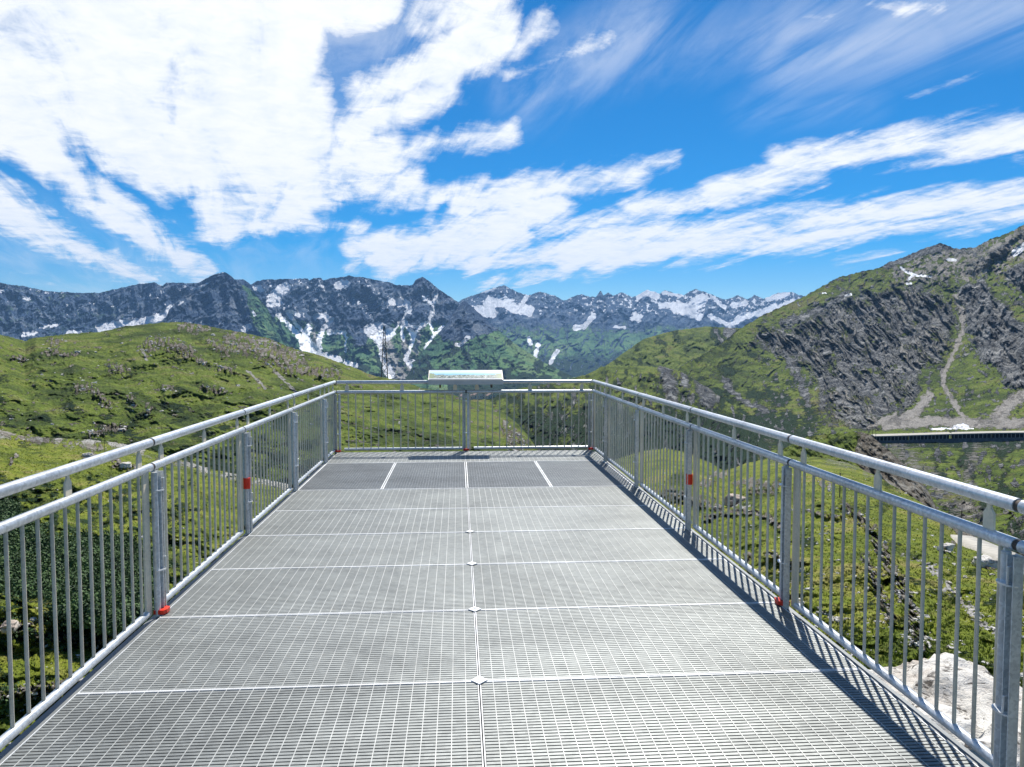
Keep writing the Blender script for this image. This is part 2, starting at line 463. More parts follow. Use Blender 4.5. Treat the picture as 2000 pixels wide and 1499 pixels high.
# -- far snowy range on the right of the valley
def rel_far(fx, amp, seed):
    def f(X, Y, s):
        wx, wy = warped(X, Y, 14, .03, seed)
        a = ridged(wx / fx, wy / (fx * 1.5), 6, seed, .6) - .5
        b = ridged((wx + wy * .8) / (fx * .33), (wy) / (fx * .5), 5, seed + 3, .62) - .5
        env = np.minimum(1, (1 - s) * 8 + .25)
        return amp * (a + .42 * b) * env
    return f
L1_crest = [(820, 640, 10500), (894, 590, 10500), (912, 582, 10400), (950, 567, 10300), (984, 557, 10200), (1010, 571, 10300), (1032, 577, 10300), (1055, 569, 10400), (1085, 579, 10500),
            (1100, 588, 10600), (1134, 575, 10600), (1152, 580, 10700), (1164, 579, 10700), (1173, 568, 10700), (1179, 579, 10700), (1188, 571, 10700), (1197, 579, 10700), (1214, 571, 10800),
            (1235, 581, 10900), (1266, 566, 11000), (1289, 575, 11200), (1298, 568, 11500), (1334, 577, 11500), (1359, 565, 11000), (1388, 575, 11000), (1415, 586, 11200), (1442, 577, 11500),
            (1460, 586, 11500), (1473, 577, 11400), (1491, 584, 11500), (1518, 573, 12000), (1550, 571, 12000), (1559, 577, 12000), (1640, 590, 12000), (1800, 575, 12000), (2050, 585, 12000), (2400, 560, 12000)]
L1_snow = [(10, c3((1160, 280), (1230, 300), (1210, 270))), (11, c3((1215, 245), (1300, 240), (1350, 270), (1420, 285))), (4, c3((1420, 430), (1430, 460))), (4, c3((1470, 460), (1455, 520))),
           (3.5, c3((1570, 495), (1530, 560))), (5, c3((1660, 375), (1710, 370), (1760, 310))), (3, c3((1870, 370), (1920, 375))), (4, c3((1970, 300), (1995, 340))), (3, c3((1180, 190), (1230, 180))), (4, c3((1390, 245), (1410, 210))),
           (8, c4((330, 350), (365, 335), (400, 350))), (5, c4((420, 390), (480, 390))), (12, c4((490, 400), (540, 415), (600, 365))), (7, c4((545, 430), (590, 440))), (7, c4((890, 362), (970, 345))),
           (5, c4((735, 390), (790, 385))), (7, c4((720, 480), (780, 440), (850, 430), (920, 400))), (4, c4((300, 450), (340, 440))), (3, c4((430, 340), (520, 350))), (4, c4((640, 350), (700, 400))), (4, c4((940, 400), (1000, 370))), (5, c4((640, 440), (700, 470)))]
def rel1(X, Y, s):
    sn = blur(strokes(X, Y, L1_snow, 5, .12, .8), 2)
    return rel_far(46, .030, 3)(X, Y, s) * (1 - .6 * sn)
def paint1(X, Y, s, sl):
    sp = fbm(X * .12, Y * .16, 5, 21, .65)
    snow = strokes(X, Y, L1_snow, 5, .12, .5)
    band = sst(Y, 640, 590) * sst(X, 1080, 1280)
    snow = np.maximum(snow, sst(sp + band * .12, .16, .30) * sst(Y, 640, 600))
    rock = sst(-Y + 26 * fbm(X * .03, Y * .04, 4, 8), -668, -610) * .9 + .1
    rock = np.maximum(rock, sst(sl, 36, 50) * .9)
    shrub = sst(Y + 18 * fbm(X * .05, Y * .06, 4, 9), 672, 720) * .8
    return pack(rock, snow, 0, shrub * (1 - sst(X, 1000, 900)))
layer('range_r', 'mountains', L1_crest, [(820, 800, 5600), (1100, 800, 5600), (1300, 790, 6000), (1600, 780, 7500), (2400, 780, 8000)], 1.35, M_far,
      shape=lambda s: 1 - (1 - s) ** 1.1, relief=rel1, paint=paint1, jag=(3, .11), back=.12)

# -- main rock wall on the left, behind the meadow hill
L2_crest = [(-420, 560, 7800), (-200, 548, 7800), (-60, 560, 7800), (0, 552, 7700), (14, 556, 7700), (52, 560, 7700), (98, 570, 7800), (147, 572, 7800), (192, 573, 7800), (224, 565, 7700), (266, 556, 7600), (301, 552, 7500), (317, 559, 7500), (325, 552, 7500),
            (371, 554, 7400), (430, 548, 7600), (476, 546, 7600), (490, 556, 7600), (500, 550, 7600), (515, 547, 7500), (549, 545, 7500), (601, 545, 7500), (605, 549, 7500), (613, 544, 7500), (627, 543, 7400), (632, 549, 7400), (642, 545, 7400), (680, 539, 7300), (710, 543, 7300), (762, 552, 7200),
            (774, 558, 7200), (800, 557, 7100), (807, 556, 7100), (812, 547, 7100), (824, 541, 7100), (837, 549, 7100), (856, 564, 7100), (875, 577, 7000), (894, 590, 7000), (930, 640, 6900), (980, 720, 6800)]
L2_snow = [(11, c3((80, 240), (110, 195), (150, 165))), (9, c3((115, 240), (90, 200))), (6, c3((-5, 165), (25, 175))), (9, c3((430, 155), (465, 145))),
           (5, c3((120, 310), (200, 390), (260, 460))), (7, c3((240, 450), (320, 510), (430, 540))), (3.5, c3((160, 290), (230, 380), (330, 500))), (5, c3((395, 330), (350, 380), (330, 430), (330, 510))), (8, c3((275, 375), (250, 440))),
           (6, c3((310, 315), (360, 310), (385, 340))), (8, c3((250, 480), (330, 520), (390, 535))), (5, c3((380, 400), (420, 395), (460, 400))), (2.4, c3((465, 400), (470, 430), (465, 500))), (6, c3((470, 560), (520, 570))), (5, c3((395, 525), (435, 535))),
           (9, c3((710, 235), (740, 240))), (6, c3((740, 250), (790, 245), (800, 290))), (11, c3((590, 385), (640, 370), (690, 395))), (10, c3((600, 400), (645, 440), (700, 400))), (5, c3((640, 440), (655, 500), (660, 540), (690, 590))), (9, c3((685, 580), (700, 620))),
           (3, c3((790, 270), (765, 340), (760, 400), (770, 440))), (4.5, c3((775, 345), (810, 400), (820, 430), (800, 490), (780, 540), (800, 570), (845, 610), (845, 645))), (3.5, c3((940, 200), (920, 290), (900, 340), (850, 370), (820, 420))),
           (3, c3((905, 340), (920, 390), (930, 410), (880, 480))), (3, c3((975, 365), (930, 410))), (3, c3((745, 350), (720, 390))), (4, c3((870, 220), (910, 245))), (3, c3((790, 360), (845, 375))), (2.5, c3((820, 545), (790, 560))), (4, c3((180, 290), (220, 310))),
           (9, c2((560, 400), (640, 390), (760, 370))), (8, c2((790, 372), (880, 345), (955, 295))), (4, c2((380, 430), (450, 430))), (4, c2((130, 442), (200, 430))), (2.6, c2((220, 400), (330, 385))), (2.5, c2((0, 200), (40, 185))), (3, c2((110, 235), (165, 240)))]
L2_spur = [(22, c3((540, 130), (520, 300), (545, 440), (560, 620))), (20, c3((880, 130), (840, 240), (830, 350))), (20, c3((990, 200), (1000, 300))), (18, c3((230, 180), (220, 330))), (16, c3((640, 200), (690, 330)))]
def rel2(X, Y, s):
    base = rel_far(40, .036, 12)(X, Y, s)
    wx, wy = warped(X, Y, 10, .04, 70)
    sp = blur(strokes(X, Y, L2_spur, 12, .04, .95), 3); gl = blur(strokes(X, Y, L2_snow, 4, .1, .9), 2)
    fl = (ridged(wx / 11, wy / 40, 4, 90) - .5) * .014
    return (base + .5 * fl * sst(s, .25, .6)) * (1 - .7 * gl) + .022 * sp - .005 * gl
def paint2(X, Y, s, sl):
    snow = strokes(X, Y, L2_snow, 5, .14, .5)
    sp = fbm(X * .13, Y * .15, 5, 31, .66) + .35 * fbm(X * .03, Y * .03, 3, 35)
    up = sst(Y, 655, 590) * sst(X, 470, 560)
    snow = np.maximum(snow, sst(sp, .20, .34) * up)
    snow = np.maximum(snow, sst(sp, .27, .40) * .8 * sst(Y, 650, 600) * sst(X, 520, 400))
    line = np.interp(X[0], [-400, 200, 500, 560, 640, 700, 770, 900, 1000], [690, 690, 640, 622, 645, 672, 640, 640, 640])
    rock = sst(line[None] - Y + 26 * fbm(X * .03, Y * .03, 5, 44), -9, 14)
    # stone chutes below the snow gullies
    sc = strokes(X, Y, [(9, c3((690, 450), (720, 540), (770, 640))), (8, c3((640, 440), (720, 620), (740, 660))), (6, c3((300, 400), (330, 520))), (7, c3((770, 440), (790, 560), (830, 640))), (5, c3((850, 400), (830, 500)))], 8, .08, .8) * .75
    shrub = sst(fbm(X * .04, Y * .05, 5, 61) + (Y - 690) * .006, .0, .22) * sst(Y, 640, 680)
    left = sst(X, 330, 200)
    rock = np.maximum(rock * (1 - .0 * left), 0) - left * .45 * sst(fbm(X * .05, Y * .08, 4, 99), -.05, .25)
    return pack(rock, snow, sc, shrub)
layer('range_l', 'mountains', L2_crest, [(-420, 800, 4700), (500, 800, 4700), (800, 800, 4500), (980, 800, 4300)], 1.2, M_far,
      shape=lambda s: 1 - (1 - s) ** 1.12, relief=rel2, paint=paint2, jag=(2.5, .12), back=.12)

# -- pyramid on the left with its long falling ridge
L3_crest = [(300, 700, 5600), (330, 606, 5900), (345, 590, 6000), (375, 565, 6200), (392, 550, 6300), (413, 539, 6400), (432, 532, 6500), (441, 532, 6500), (452, 540, 6450), (466, 553, 6400), (490, 566, 6300), (520, 600, 6100), (545, 640, 5900), (560, 665, 5800), (585, 710, 5600), (620, 760, 5500)]
def rel3(X, Y, s):
    rd = blur(strokes(X, Y, [(30, [(437, 530), (440, 600), (450, 700)]), (18, [(437, 530), (480, 590), (520, 660)])], 8, .04, .98), 3)
    return .03 * rd + rel_far(30, .020, 27)(X, Y, s)
def paint3(X, Y, s, sl):
    grass = sst(X - (470 + (Y - 560) * .35) + 12 * fbm(X * .06, Y * .04, 4, 5), -8, 12)
    rock = 1 - grass * .85
    snow = strokes(X, Y, [(2.2, c2((1070, 188), (1110, 180), (1160, 155))), (2.5, c2((1000, 270), (1020, 255))), (3, c2((1410, 310), (1420, 330))), (2.5, c2((1310, 180), (1315, 190))), (6, c2((1360, 410), (1390, 395))), (2.5, c2((1225, 95), (1245, 90)))], 3, .15)
    snow = np.maximum(snow, .9 * sst(fbm(X * .14, Y * .14, 5, 66, .6), .24, .36) * sst(Y, 600, 640) * sst(X, 480, 430))
    return pack(rock, snow, 0, grass * .3)
layer('pyramid_l', 'mountains', L3_crest, [(300, 800, 4200), (620, 800, 4200)], 1.2, M_far, shape=lambda s: 1 - (1 - s) ** 1.3, relief=rel3, paint=paint3, jag=(1.6, .15), back=.1)

# -- dark pyramid in the middle of the valley
L4_crest = [(700, 792, 4300), (790, 745, 4500), (810, 708, 4800), (830, 682, 5000), (875, 630, 5300), (890, 606, 5500), (904, 589, 5600), (910, 589, 5600), (925, 602, 5550), (965, 639, 5300), (1006, 672, 5100), (1062, 708, 4800), (1119, 736, 4600), (1200, 765, 4400), (1300, 790, 4300)]
def rel4(X, Y, s):
    rd = blur(strokes(X, Y, [(34, [(907, 585), (925, 650), (985, 700), (1060, 750)]), (20, [(907, 585), (880, 650), (850, 700), (840, 760)])], 8, .04, .98), 3)
    return .04 * rd + rel_far(34, .022, 33)(X, Y, s)
def paint4(X, Y, s, sl):
    top = sst(np.interp(X[0], [840, 870, 905, 950, 990], [640, 664, 668, 655, 640])[None] - Y + 14 * fbm(X * .06, Y * .06, 4, 15), -5, 6)
    rock = top * .95 + .5 * sst(sl, 40, 50) * (1 - top)
    snow = strokes(X, Y, [(4, c3((1105, 425), (1060, 465), (1045, 462)))], 3, .1)
    n1 = fbm(X * .035, Y * .05, 5, 85)
    shrub = sst(n1 + (Y - 700) * .006, .02, .2) * (1 - top)
    shrub = np.maximum(shrub, sst(Y + 10 * n1 - np.interp(X[0], [800, 860, 930, 1100, 1300], [800, 745, 724, 738, 750])[None], -2, 8))
    shrub = np.where((X < 875) & (X > 800) & (Y > 748) & (Y < 764), shrub * .1, shrub)
    return pack(rock, snow, 0, shrub)
layer('pyramid_c', 'mountains', L4_crest, [(700, 815, 3200), (1300, 815, 3200)], 1.2, M_far, shape=lambda s: 1 - (1 - s) ** 1.1, relief=rel4, paint=paint4, jag=(1.5, .15), back=.12)

# -- green shoulder on the right of the valley
L6_crest = [(1100, 760, 1500), (1150, 735, 1600), (1167, 726, 1700), (1212, 694, 1900), (1257, 663, 2100), (1285, 654, 2200), (1311, 647, 2200), (1379, 638, 2300), (1415, 640, 2300), (1442, 641, 2300), (1500, 640, 2300), (1600, 660, 2200)]
def paint6(X, Y, s, sl):
    rock = strokes(X, Y, [(14, [(1425, 650), (1440, 665)]), (3, c4((660, 500), (690, 550)))], 5, .1) * .8
    shrub = sst(fbm(X * .04, Y * .05, 5, 18), .05, .3) * .55 + .8 * strokes(X, Y, [(9, [(1395, 648), (1412, 672)])], 4, .1)
    return pack(rock, 0, 0, shrub)
layer('shoulder', 'hills', L6_crest, [(1100, 830, 1100), (1600, 830, 1300)], 1.4, M_right, relief=rel_far(40, .022, 41), paint=paint6, jag=(1.5, .08), back=.2)

# -- gorge slope below the shoulder
L8_crest = [(600, 800, 900), (860, 790, 900), (900, 781, 950), (957, 778, 960), (990, 768, 930), (1022, 757, 900), (1100, 745, 950), (1150, 730, 1000), (1175, 716, 1050), (1230, 716, 1080), (1290, 716, 1080), (1330, 726, 1050), (1390, 762, 980), (1440, 800, 900), (1490, 838, 800), (1560, 872, 700), (1620, 900, 620)]
def rel8(X, Y, s):
    cl = blur(strokes(X, Y, [(13, c4((440, 660), (470, 780))), (15, c4((590, 640), (620, 800))), (9, c4((520, 620), (530, 760)))], 5, .07, .9), 2)
    st = (ridged((X + .35 * Y) / 16, Y / 60, 5, 52) - .5) * .03
    return .03 * cl + st + rel_far(50, .045, 51)(X, Y, s)
def paint8(X, Y, s, sl):
    rock = sst(sl, 50, 62) * .75
    n1 = fbm(X * .045, Y * .05, 5, 28)
    rock = np.maximum(rock, strokes(X, Y, [(14, c4((440, 660), (475, 790))), (8, c4((520, 620), (530, 740))), (18, c4((590, 650), (625, 800))), (5, c3((1880, 750), (1900, 800)))], 8, .08, .8) * .85)
    rock = np.maximum(rock, sst(fbm(X * .10, Y * .03, 5, 55), .18, .34) * sst(X, 1030, 1060) * sst(Y, 715, 740) * .8)
    shrub = sst(n1 + (Y - 765) * .004, -.24, .46)
    shrub = np.maximum(shrub, sst(Y + 30 * n1, 770, 830) * sst(X, 1000, 1080) * .9)
    shrub *= 1 - .8 * strokes(X, Y, [(10, [(900, 785), (1000, 800)]), (8, c4((650, 700), (800, 780))), (10, [(1110, 860), (1090, 872)])], 8, .07, .8)
    sc = strokes(X, Y, [(4, c4((830, 790), (890, 775)))], 3, .1)
    return pack(rock, 0, sc, shrub)
layer('gorge', 'hills', L8_crest, [(600, 935, 420), (1000, 935, 420), (1620, 960, 430)], 1.3, M_right, relief=rel8, paint=paint8, interp='inv', jag=(3, .1), back=.15)

# -- the big rocky mountain on the right
L7_crest = [(1230, 800, 1000), (1300, 760, 1150), (1330, 715, 1350), (1400, 678, 1560), (1430, 655, 1650), (1442, 644, 1690), (1496, 613, 1800), (1550, 589, 1900), (1595, 566, 1950), (1640, 541, 2000), (1680, 532, 2000), (1721, 523, 2050), (1736, 512, 2100), (1766, 503, 2150), (1785, 494, 2150), (1802, 487, 2150),
            (1820, 480, 2150), (1838, 476, 2150), (1862, 484, 2150), (1874, 487, 2100), (1905, 483, 2050), (1932, 469, 2000), (1968, 456, 2000), (1985, 447, 2000), (2000, 440, 2000), (2080, 400, 2000), (2200, 360, 2000), (2400, 330, 2000)]
FACE = c4((780, 560), (900, 500), (1050, 450), (1250, 370), (1420, 315), (1560, 300), (1690, 370), (1700, 500), (1650, 640), (1530, 670), (1540, 790), (1480, 850), (1350, 930), (1130, 900), (1100, 780), (1070, 650), (950, 610))
FACE2 = c4((1715, 330), (1770, 270), (1840, 290), (1870, 370), (1960, 430), (2080, 560), (2160, 760), (2000, 760), (1900, 690), (1800, 580), (1750, 460))
FACE3 = c4((1750, 235), (1800, 185), (1900, 120), (2000, 60), (2050, 40), (2050, 90), (1940, 125), (1860, 190), (1770, 240))
FACE4 = c4((1910, 290), (1960, 230), (2100, 200), (2100, 300), (1950, 310))
GULLY = c4((1700, 350), (1735, 430), (1735, 500), (1700, 590), (1650, 690), (1650, 740), (1700, 820), (1745, 900))
def face_mask(X, Y):
    wx, wy = warped(X, Y, 30, .045, 62)
    a = inpoly(wx, wy, FACE); b = np.maximum(np.maximum(inpoly(wx, wy, FACE2), inpoly(wx, wy, FACE3)), inpoly(wx, wy, FACE4))
    return blur(a, 8), blur(b, 6)
_fm = {}
def rel7(X, Y, s):
    a, b = face_mask(X, Y); _fm['a'], _fm['b'] = a, b
    wx, wy = warped(X, Y, 12, .03, 64)
    # slabs dipping down to the right
    an = R(57); q = wx * math.sin(an) - wy * math.cos(an); e = wx * math.cos(an) + wy * math.sin(an)
    slab = ridged(q / 24, e / 130, 5, 71, .62) - .5
    slab2 = ridged(q / 7.5, e / 40, 4, 75, .6) - .5
    st = .056 * slab + .012 * slab2
    wall = ridged(wx / 34, wy / 80, 5, 79, .6) - .5
    gen = rel_far(70, .020, 67)(X, Y, s)
    _fm['lit_ribs'] = a * sst(slab + .5 * slab2, .12, .30)
    gl = blur(strokes(X, Y, [(13, GULLY)], 6, .06, .95), 3)
    fine = .004 * fbm(X / 6, Y / 6, 4, 83)
    env = np.minimum(1, (1 - s) * 10 + .15)
    return (a * st + b * (.03 * wall + .6 * st) + b * .02) * env + gen * (1 - .4 * a) - .012 * gl + fine * env
def paint7(X, Y, s, sl):
    a, b = _fm['a'], _fm['b']
    n1 = fbm(X * .03, Y * .04, 5, 94); n2 = fbm(X * .09, Y * .11, 5, 95)
    rock = np.maximum(a * .80 + a * sst(sl, 38, 55) * .3, b)
    rock = rock - .55 * a * sst(n1, .12, .30)
    rock = np.maximum(rock, sst(sl, 48, 60) * .9)
    rock = np.maximum(rock, sst(n2 + .35 * n1, .10, .30) * .75 * sst(X, 1420, 1520))
    rock = np.maximum(rock, strokes(X, Y, [(9, c4((960, 470), (1080, 430), (1230, 350))), (8, c4((1840, 560), (1960, 700), (2050, 780))), (9, c4((1640, 150), (1800, 165))), (7, c4((700, 720), (760, 800), (880, 850))), (8, c4((900, 560), (1000, 650), (1060, 800)))], 12, .07, .9) * .8)
    sc = strokes(X, Y, [(5, GULLY), (9, c4((1590, 780), (1540, 850), (1440, 900))), (10, c4((1400, 915), (1600, 895), (1800, 905), (2050, 905))), (13, c4((2060, 770), (1960, 800), (1880, 880))), (6, c4((1440, 870), (1330, 920)))], 8, .1, .7)
    topsc = blur(inpoly(*warped(X, Y, 20, .03, 97), c4((1400, 240), (1560, 170), (1800, 140), (2000, 50), (2300, -60), (2300, 260), (1990, 190), (1880, 260), (1720, 290), (1600, 300), (1450, 300))), 3)
    sc = np.maximum(sc, topsc * sst(n2, -.25, .08) * .75)
    sc = np.maximum(sc, _fm['lit_ribs'] * .8)  # scree tone on the slab ribs, sunlit look put into the colour
    snow = strokes(X, Y, [(2.6, c4((1468, 230), (1485, 245), (1520, 260), (1500, 280))), (2.2, c4((1520, 262), (1600, 268))), (2, c4((1490, 298), (1510, 298))), (3, c4((1670, 195), (1700, 195))), (7, c4((1960, 165), (2010, 130))), (2.2, c4((1225, 352), (1250, 345))), (1.5, c4((1125, 341), (1140, 340))),
                              (1.8, c4((1600, 930), (1690, 927), (1780, 927))), (3.2, c4((1700, 920), (1735, 912), (1755, 920)))], 3, .15, .4)
    shrub = sst(n1 + (Y - 745) * .0040, -.22, .46) * sst(X, 1650, 1560) * .95
    shrub = np.maximum(shrub, sst(n1 + .4 * n2, -.1, .5) * .6)
    # dark crags on the skyline
    rock = np.maximum(rock, strokes(X, Y, [(9, c4((1400, 215), (1480, 190), (1560, 160), (1640, 135), (1690, 150)))], 5, .1))
    return pack(rock * (1 - sc * .8), snow, sc, shrub)
layer('mountain', 'mountain', L7_crest, [(1230, 960, 560), (1500, 930, 600), (1700, 880, 665), (1850, 876, 675), (2100, 872, 680), (2400, 872, 680)], 1.15, M_right,
      shape=lambda s: 1 - (1 - s) ** 1.08, relief=rel7, paint=paint7, jag=(4, .10), back=.25)

# -- slope below the road gallery
def paint11(X, Y, s, sl):
    n1 = fbm(X * .03, Y * .03, 5, 102)
    sc = strokes(X, Y, [(26, c6((560, 130), (640, 200), (760, 330), (900, 420))), (14, c6((900, 130), (860, 250), (900, 350)))], 14, .05, .9) * .55
    sc = np.maximum(sc, sst(fbm(X * .07, Y * .07, 5, 103), .1, .3) * .4)
    shrub = sst(n1, -.25, .45) * .85 + sst(Y, 890, 868) * .6
    return pack(np.maximum(sst(fbm(X * .06, Y * .05, 5, 107), .12, .30) * .8, sst(sl, 40, 55) * .8), 0, sc, shrub)
layer('gallery_slope', 'hills', [(1480, 862, 622), (1700, 868, 628), (1850, 867, 634), (2050, 862, 640), (2400, 856, 645)], [(1480, 1010, 230), (1800, 1090, 170), (2050, 1180, 130), (2400, 1250, 110)], 1.5, M_right,
      relief=rel_far(60, .050, 88), paint=paint11, interp='inv', jag=(1, .1), back=.05, backdrop=.1)

# -- rocky knoll in front of it
KN = c6((170, 72), (280, 62), (400, 52), (440, 66), (480, 98), (520, 130), (560, 168), (620, 225), (680, 290), (740, 400))
def rel12(X, Y, s):
    an = R(52); q = X * math.sin(an) - Y * math.cos(an); e = X * math.cos(an) + Y * math.sin(an)
    return .035 * (ridged(q / 16, e / 60, 6, 111, .62) - .5) * np.minimum(1, (1 - s) * 5 + .1) + .012 * fbm(X / 12, Y / 12, 4, 113)
def paint12(X, Y, s, sl):
    edge = X - np.interp(Y, [845, 870, 900, 950, 1000], [1672, 1668, 1668, 1700, 1760])
    rock = sst(edge + 16 * fbm(X * .06, Y * .06, 4, 115), -6, 12) * .85
    rock = np.maximum(rock, strokes(X, Y, [(12, c6((230, 190), (320, 230))), (9, c6((60, 200), (140, 180)))], 7, .1, .7))
    return pack(rock, 0, 0, sst(fbm(X * .05, Y * .05, 4, 117), .1, .3) * .4)
layer('knoll', 'hills', [(1480, 905, 260)] + [(x, y, 260 - max(0, x - 1600) * .25) for x, y in KN] + [(1900, 1040, 170)], [(1480, 960, 200), (1650, 1010, 170), (1760, 1040, 140), (1900, 1080, 120)], 1.3, M_left,
      relief=rel12, paint=paint12, jag=(3, .12), back=.2)

# -- meadow hill on the left
L9_crest = [(-420, 700, 420), (-200, 668, 430), (-60, 656, 440), (0, 654, 440), (21, 659, 450), (49, 667, 460), (70, 659, 460), (140, 652, 470), (192, 649, 470), (245, 638, 480), (315, 630, 490), (350, 629, 490), (385, 633, 490), (420, 640, 480), (472, 650, 470), (525, 661, 460), (546, 671, 455), (577, 682, 450),
            (630, 696, 440), (684, 716, 430), (730, 734, 420), (779, 743, 410), (821, 758, 400), (876, 768, 390), (925, 784, 380), (974, 800, 370), (1006, 823, 350), (1032, 852, 330), (1048, 875, 310), (1075, 930, 290)]
L9_rock = [(13, c2((830, 500), (900, 485), (980, 500), (1060, 540))), (10, c2((1020, 400), (1150, 400))), (9, c2((1180, 480), (1260, 540))), (20, c2((1300, 480), (1420, 500))), (26, c2((1480, 520), (1560, 555), (1640, 590))), (5, c2((240, 540), (430, 545))), (6, c2((270, 480), (330, 480))), (7, c2((610, 620), (700, 630))), (7, c2((1210, 625), (1300, 640))),
           (6, c2((1130, 735), (1260, 760))), (8, c2((430, 735), (510, 735))), (6, c2((730, 790), (750, 830))), (9, c2((510, 990), (600, 960), (690, 960))), (6, c2((820, 860), (850, 850))), (10, c2((1600, 620), (1750, 640), (1880, 660))), (5, c2((60, 570), (140, 575))), (8, c2((540, 770), (600, 830))), (5, c2((900, 730), (960, 740))),
           (8, c3((1290, 880), (1320, 960), (1360, 1010))), (7, [(1000, 840), (1030, 870)]), (5, c2((1100, 580), (1160, 600)))]
def rel9(X, Y, s):
    wx, wy = warped(X, Y, 20, .02, 121)
    rk = blur(strokes(X, Y, L9_rock, 8, .07, .9), 2)
    cl = ridged((X + .2 * Y) / 8, Y / 26, 4, 123) - .3
    gen = .055 * fbm(wx / 110, wy / 45, 5, 125, .55) + .008 * ridged(wx / 50, wy / 20, 4, 127) + .0035 * fbm(X / 7, Y / 4, 4, 129)
    return (gen + rk * (.008 + .030 * cl)) * np.minimum(1, (1 - s) * 6 + .1)
def paint9(X, Y, s, sl):
    n1 = fbm(X * .02, Y * .045, 5, 131); n2 = fbm(X * .06, Y * .12, 5, 133)
    rock = strokes(X, Y, L9_rock, 11, .10, .8) * sst(fbm(X * .16, Y * .10, 4, 134), -.22, .08) * .95
    rock = np.maximum(rock, sst(n2, .27, .42) * .7)
    shrub = np.clip(sst(n1 + (Y - 800) * .0025, -.15, .5) * .70, 0, 1) * sst(X, 760, 560)
    shrub = np.maximum(shrub, sst(n1, .14, .36) * .35)
    bright = strokes(X, Y, [(20, c2((1080, 690), (1300, 720), (1420, 740))), (12, [(0, 850), (60, 860)]), (16, c2((560, 530), (700, 540)))], 14, .04, .9)
    dry = strokes(X, Y, [(3.0, c2((790, 520), (820, 580))), (3, c2((1530, 640), (1660, 770))), (3, c2((1380, 640), (1480, 740)))], 4, .1) * .7
    crest = sst(s, .93, 1.0) * sst(fbm(X * .02, Y * .05, 4, 139), -.15, .1) * .25
    return pack(rock, 0, np.maximum(dry, crest), shrub * (1 - bright))
layer('hill', 'hill', L9_crest, [(-420, 960, 165), (0, 900, 190), (300, 915, 190), (500, 960, 175), (1075, 990, 170)], 1.25, M_left,
      shape=lambda s: s ** .9, relief=rel9, paint=paint9, interp='inv', jag=(2.5, .09), back=.3)

# -- turf close below the deck, on both sides
L10_crest = [(-800, 800, 130), (-400, 812, 140), (0, 840, 150), (49, 853, 150), (105, 855, 150), (196, 861, 148), (262, 871, 145), (290, 880, 142), (360, 900, 138), (420, 918, 134), (560, 945, 130), (720, 960, 125), (1000, 960, 130), (1150, 925, 150), (1200, 900, 165), (1256, 881, 170), (1298, 876, 170), (1348, 886, 165), (1380, 901, 160), (1415, 920, 150), (1437, 914, 148),
             (1457, 904, 150), (1503, 897, 150), (1540, 893, 150), (1600, 893, 145), (1660, 905, 135), (1720, 935, 115), (1780, 970, 95), (1835, 1006, 78), (1870, 1046, 68), (1905, 1058, 62), (1966, 1085, 55), (2050, 1120, 48), (2200, 1200, 38), (2400, 1300, 28), (2800, 1500, 18)]
L10_foot = [(-800, 1900, 22), (-200, 1800, 26), (300, 1750, 26), (700, 1750, 22), (1100, 1750, 16), (1500, 1700, 12), (1800, 1750, 9.5), (2400, 1850, 7.5), (2800, 1900, 6.5)]
NR_rock = [(7, [(0, 842), (30, 850)]), (6, c2((170, 1030), (300, 1030), (420, 1050), (570, 1070))), (8, c2((0, 975), (130, 1010))), (9, [(225, 905), (262, 915)]), (5, [(30, 890), (20, 905)]), (10, [(170, 890), (190, 895)]), (10, [(310, 905), (330, 895)]),
           (14, [(-60, 1225), (40, 1225), (75, 1240)]), (9, [(100, 1245), (165, 1250)]), (11, [(-10, 1365), (50, 1350), (110, 1345)]), (6, [(110, 1335), (170, 1330)]), (5, [(170, 1260), (225, 1245)]), (8, [(205, 1235), (225, 1225)]),
           (8, [(1375, 945), (1400, 930), (1415, 925)]), (7, [(1440, 945), (1470, 940), (1520, 950)]), (10, [(1470, 955), (1510, 955)]), (7, [(1380, 1015), (1415, 1000), (1470, 1000), (1500, 1010), (1525, 1030)]), (10, [(1300, 960), (1350, 975), (1400, 990)]), (7, [(1300, 1000), (1340, 1010)]),
           (5, [(1250, 950), (1290, 965)]), (7, [(1500, 1085), (1560, 1100)]), (8, [(1650, 985), (1700, 1030), (1720, 1080)]), (12, [(1715, 1060), (1745, 1120), (1780, 1190), (1800, 1270)]), (9, [(1690, 1090), (1720, 1160), (1740, 1210)]), (5, [(1580, 1000), (1640, 1010)]), (6, [(1620, 950), (1600, 945)]),
           (7, [(1905, 1095), (1940, 1110)]), (8, [(1840, 1070), (1860, 1065)]), (5, [(1460, 1085), (1465, 1110)])]
NR_pale = [(7, [(1820, 1110), (1860, 1160), (1900, 1200), (1960, 1250)]), (9, [(1850, 1150), (1900, 1190)]), (5, [(1760, 1085), (1800, 1100), (1830, 1110)]), (5, [(0, 1230), (150, 1250), (230, 1260)]), (4, [(1430, 985), (1470, 990)]), (5, [(1640, 1215), (1600, 1190)])]
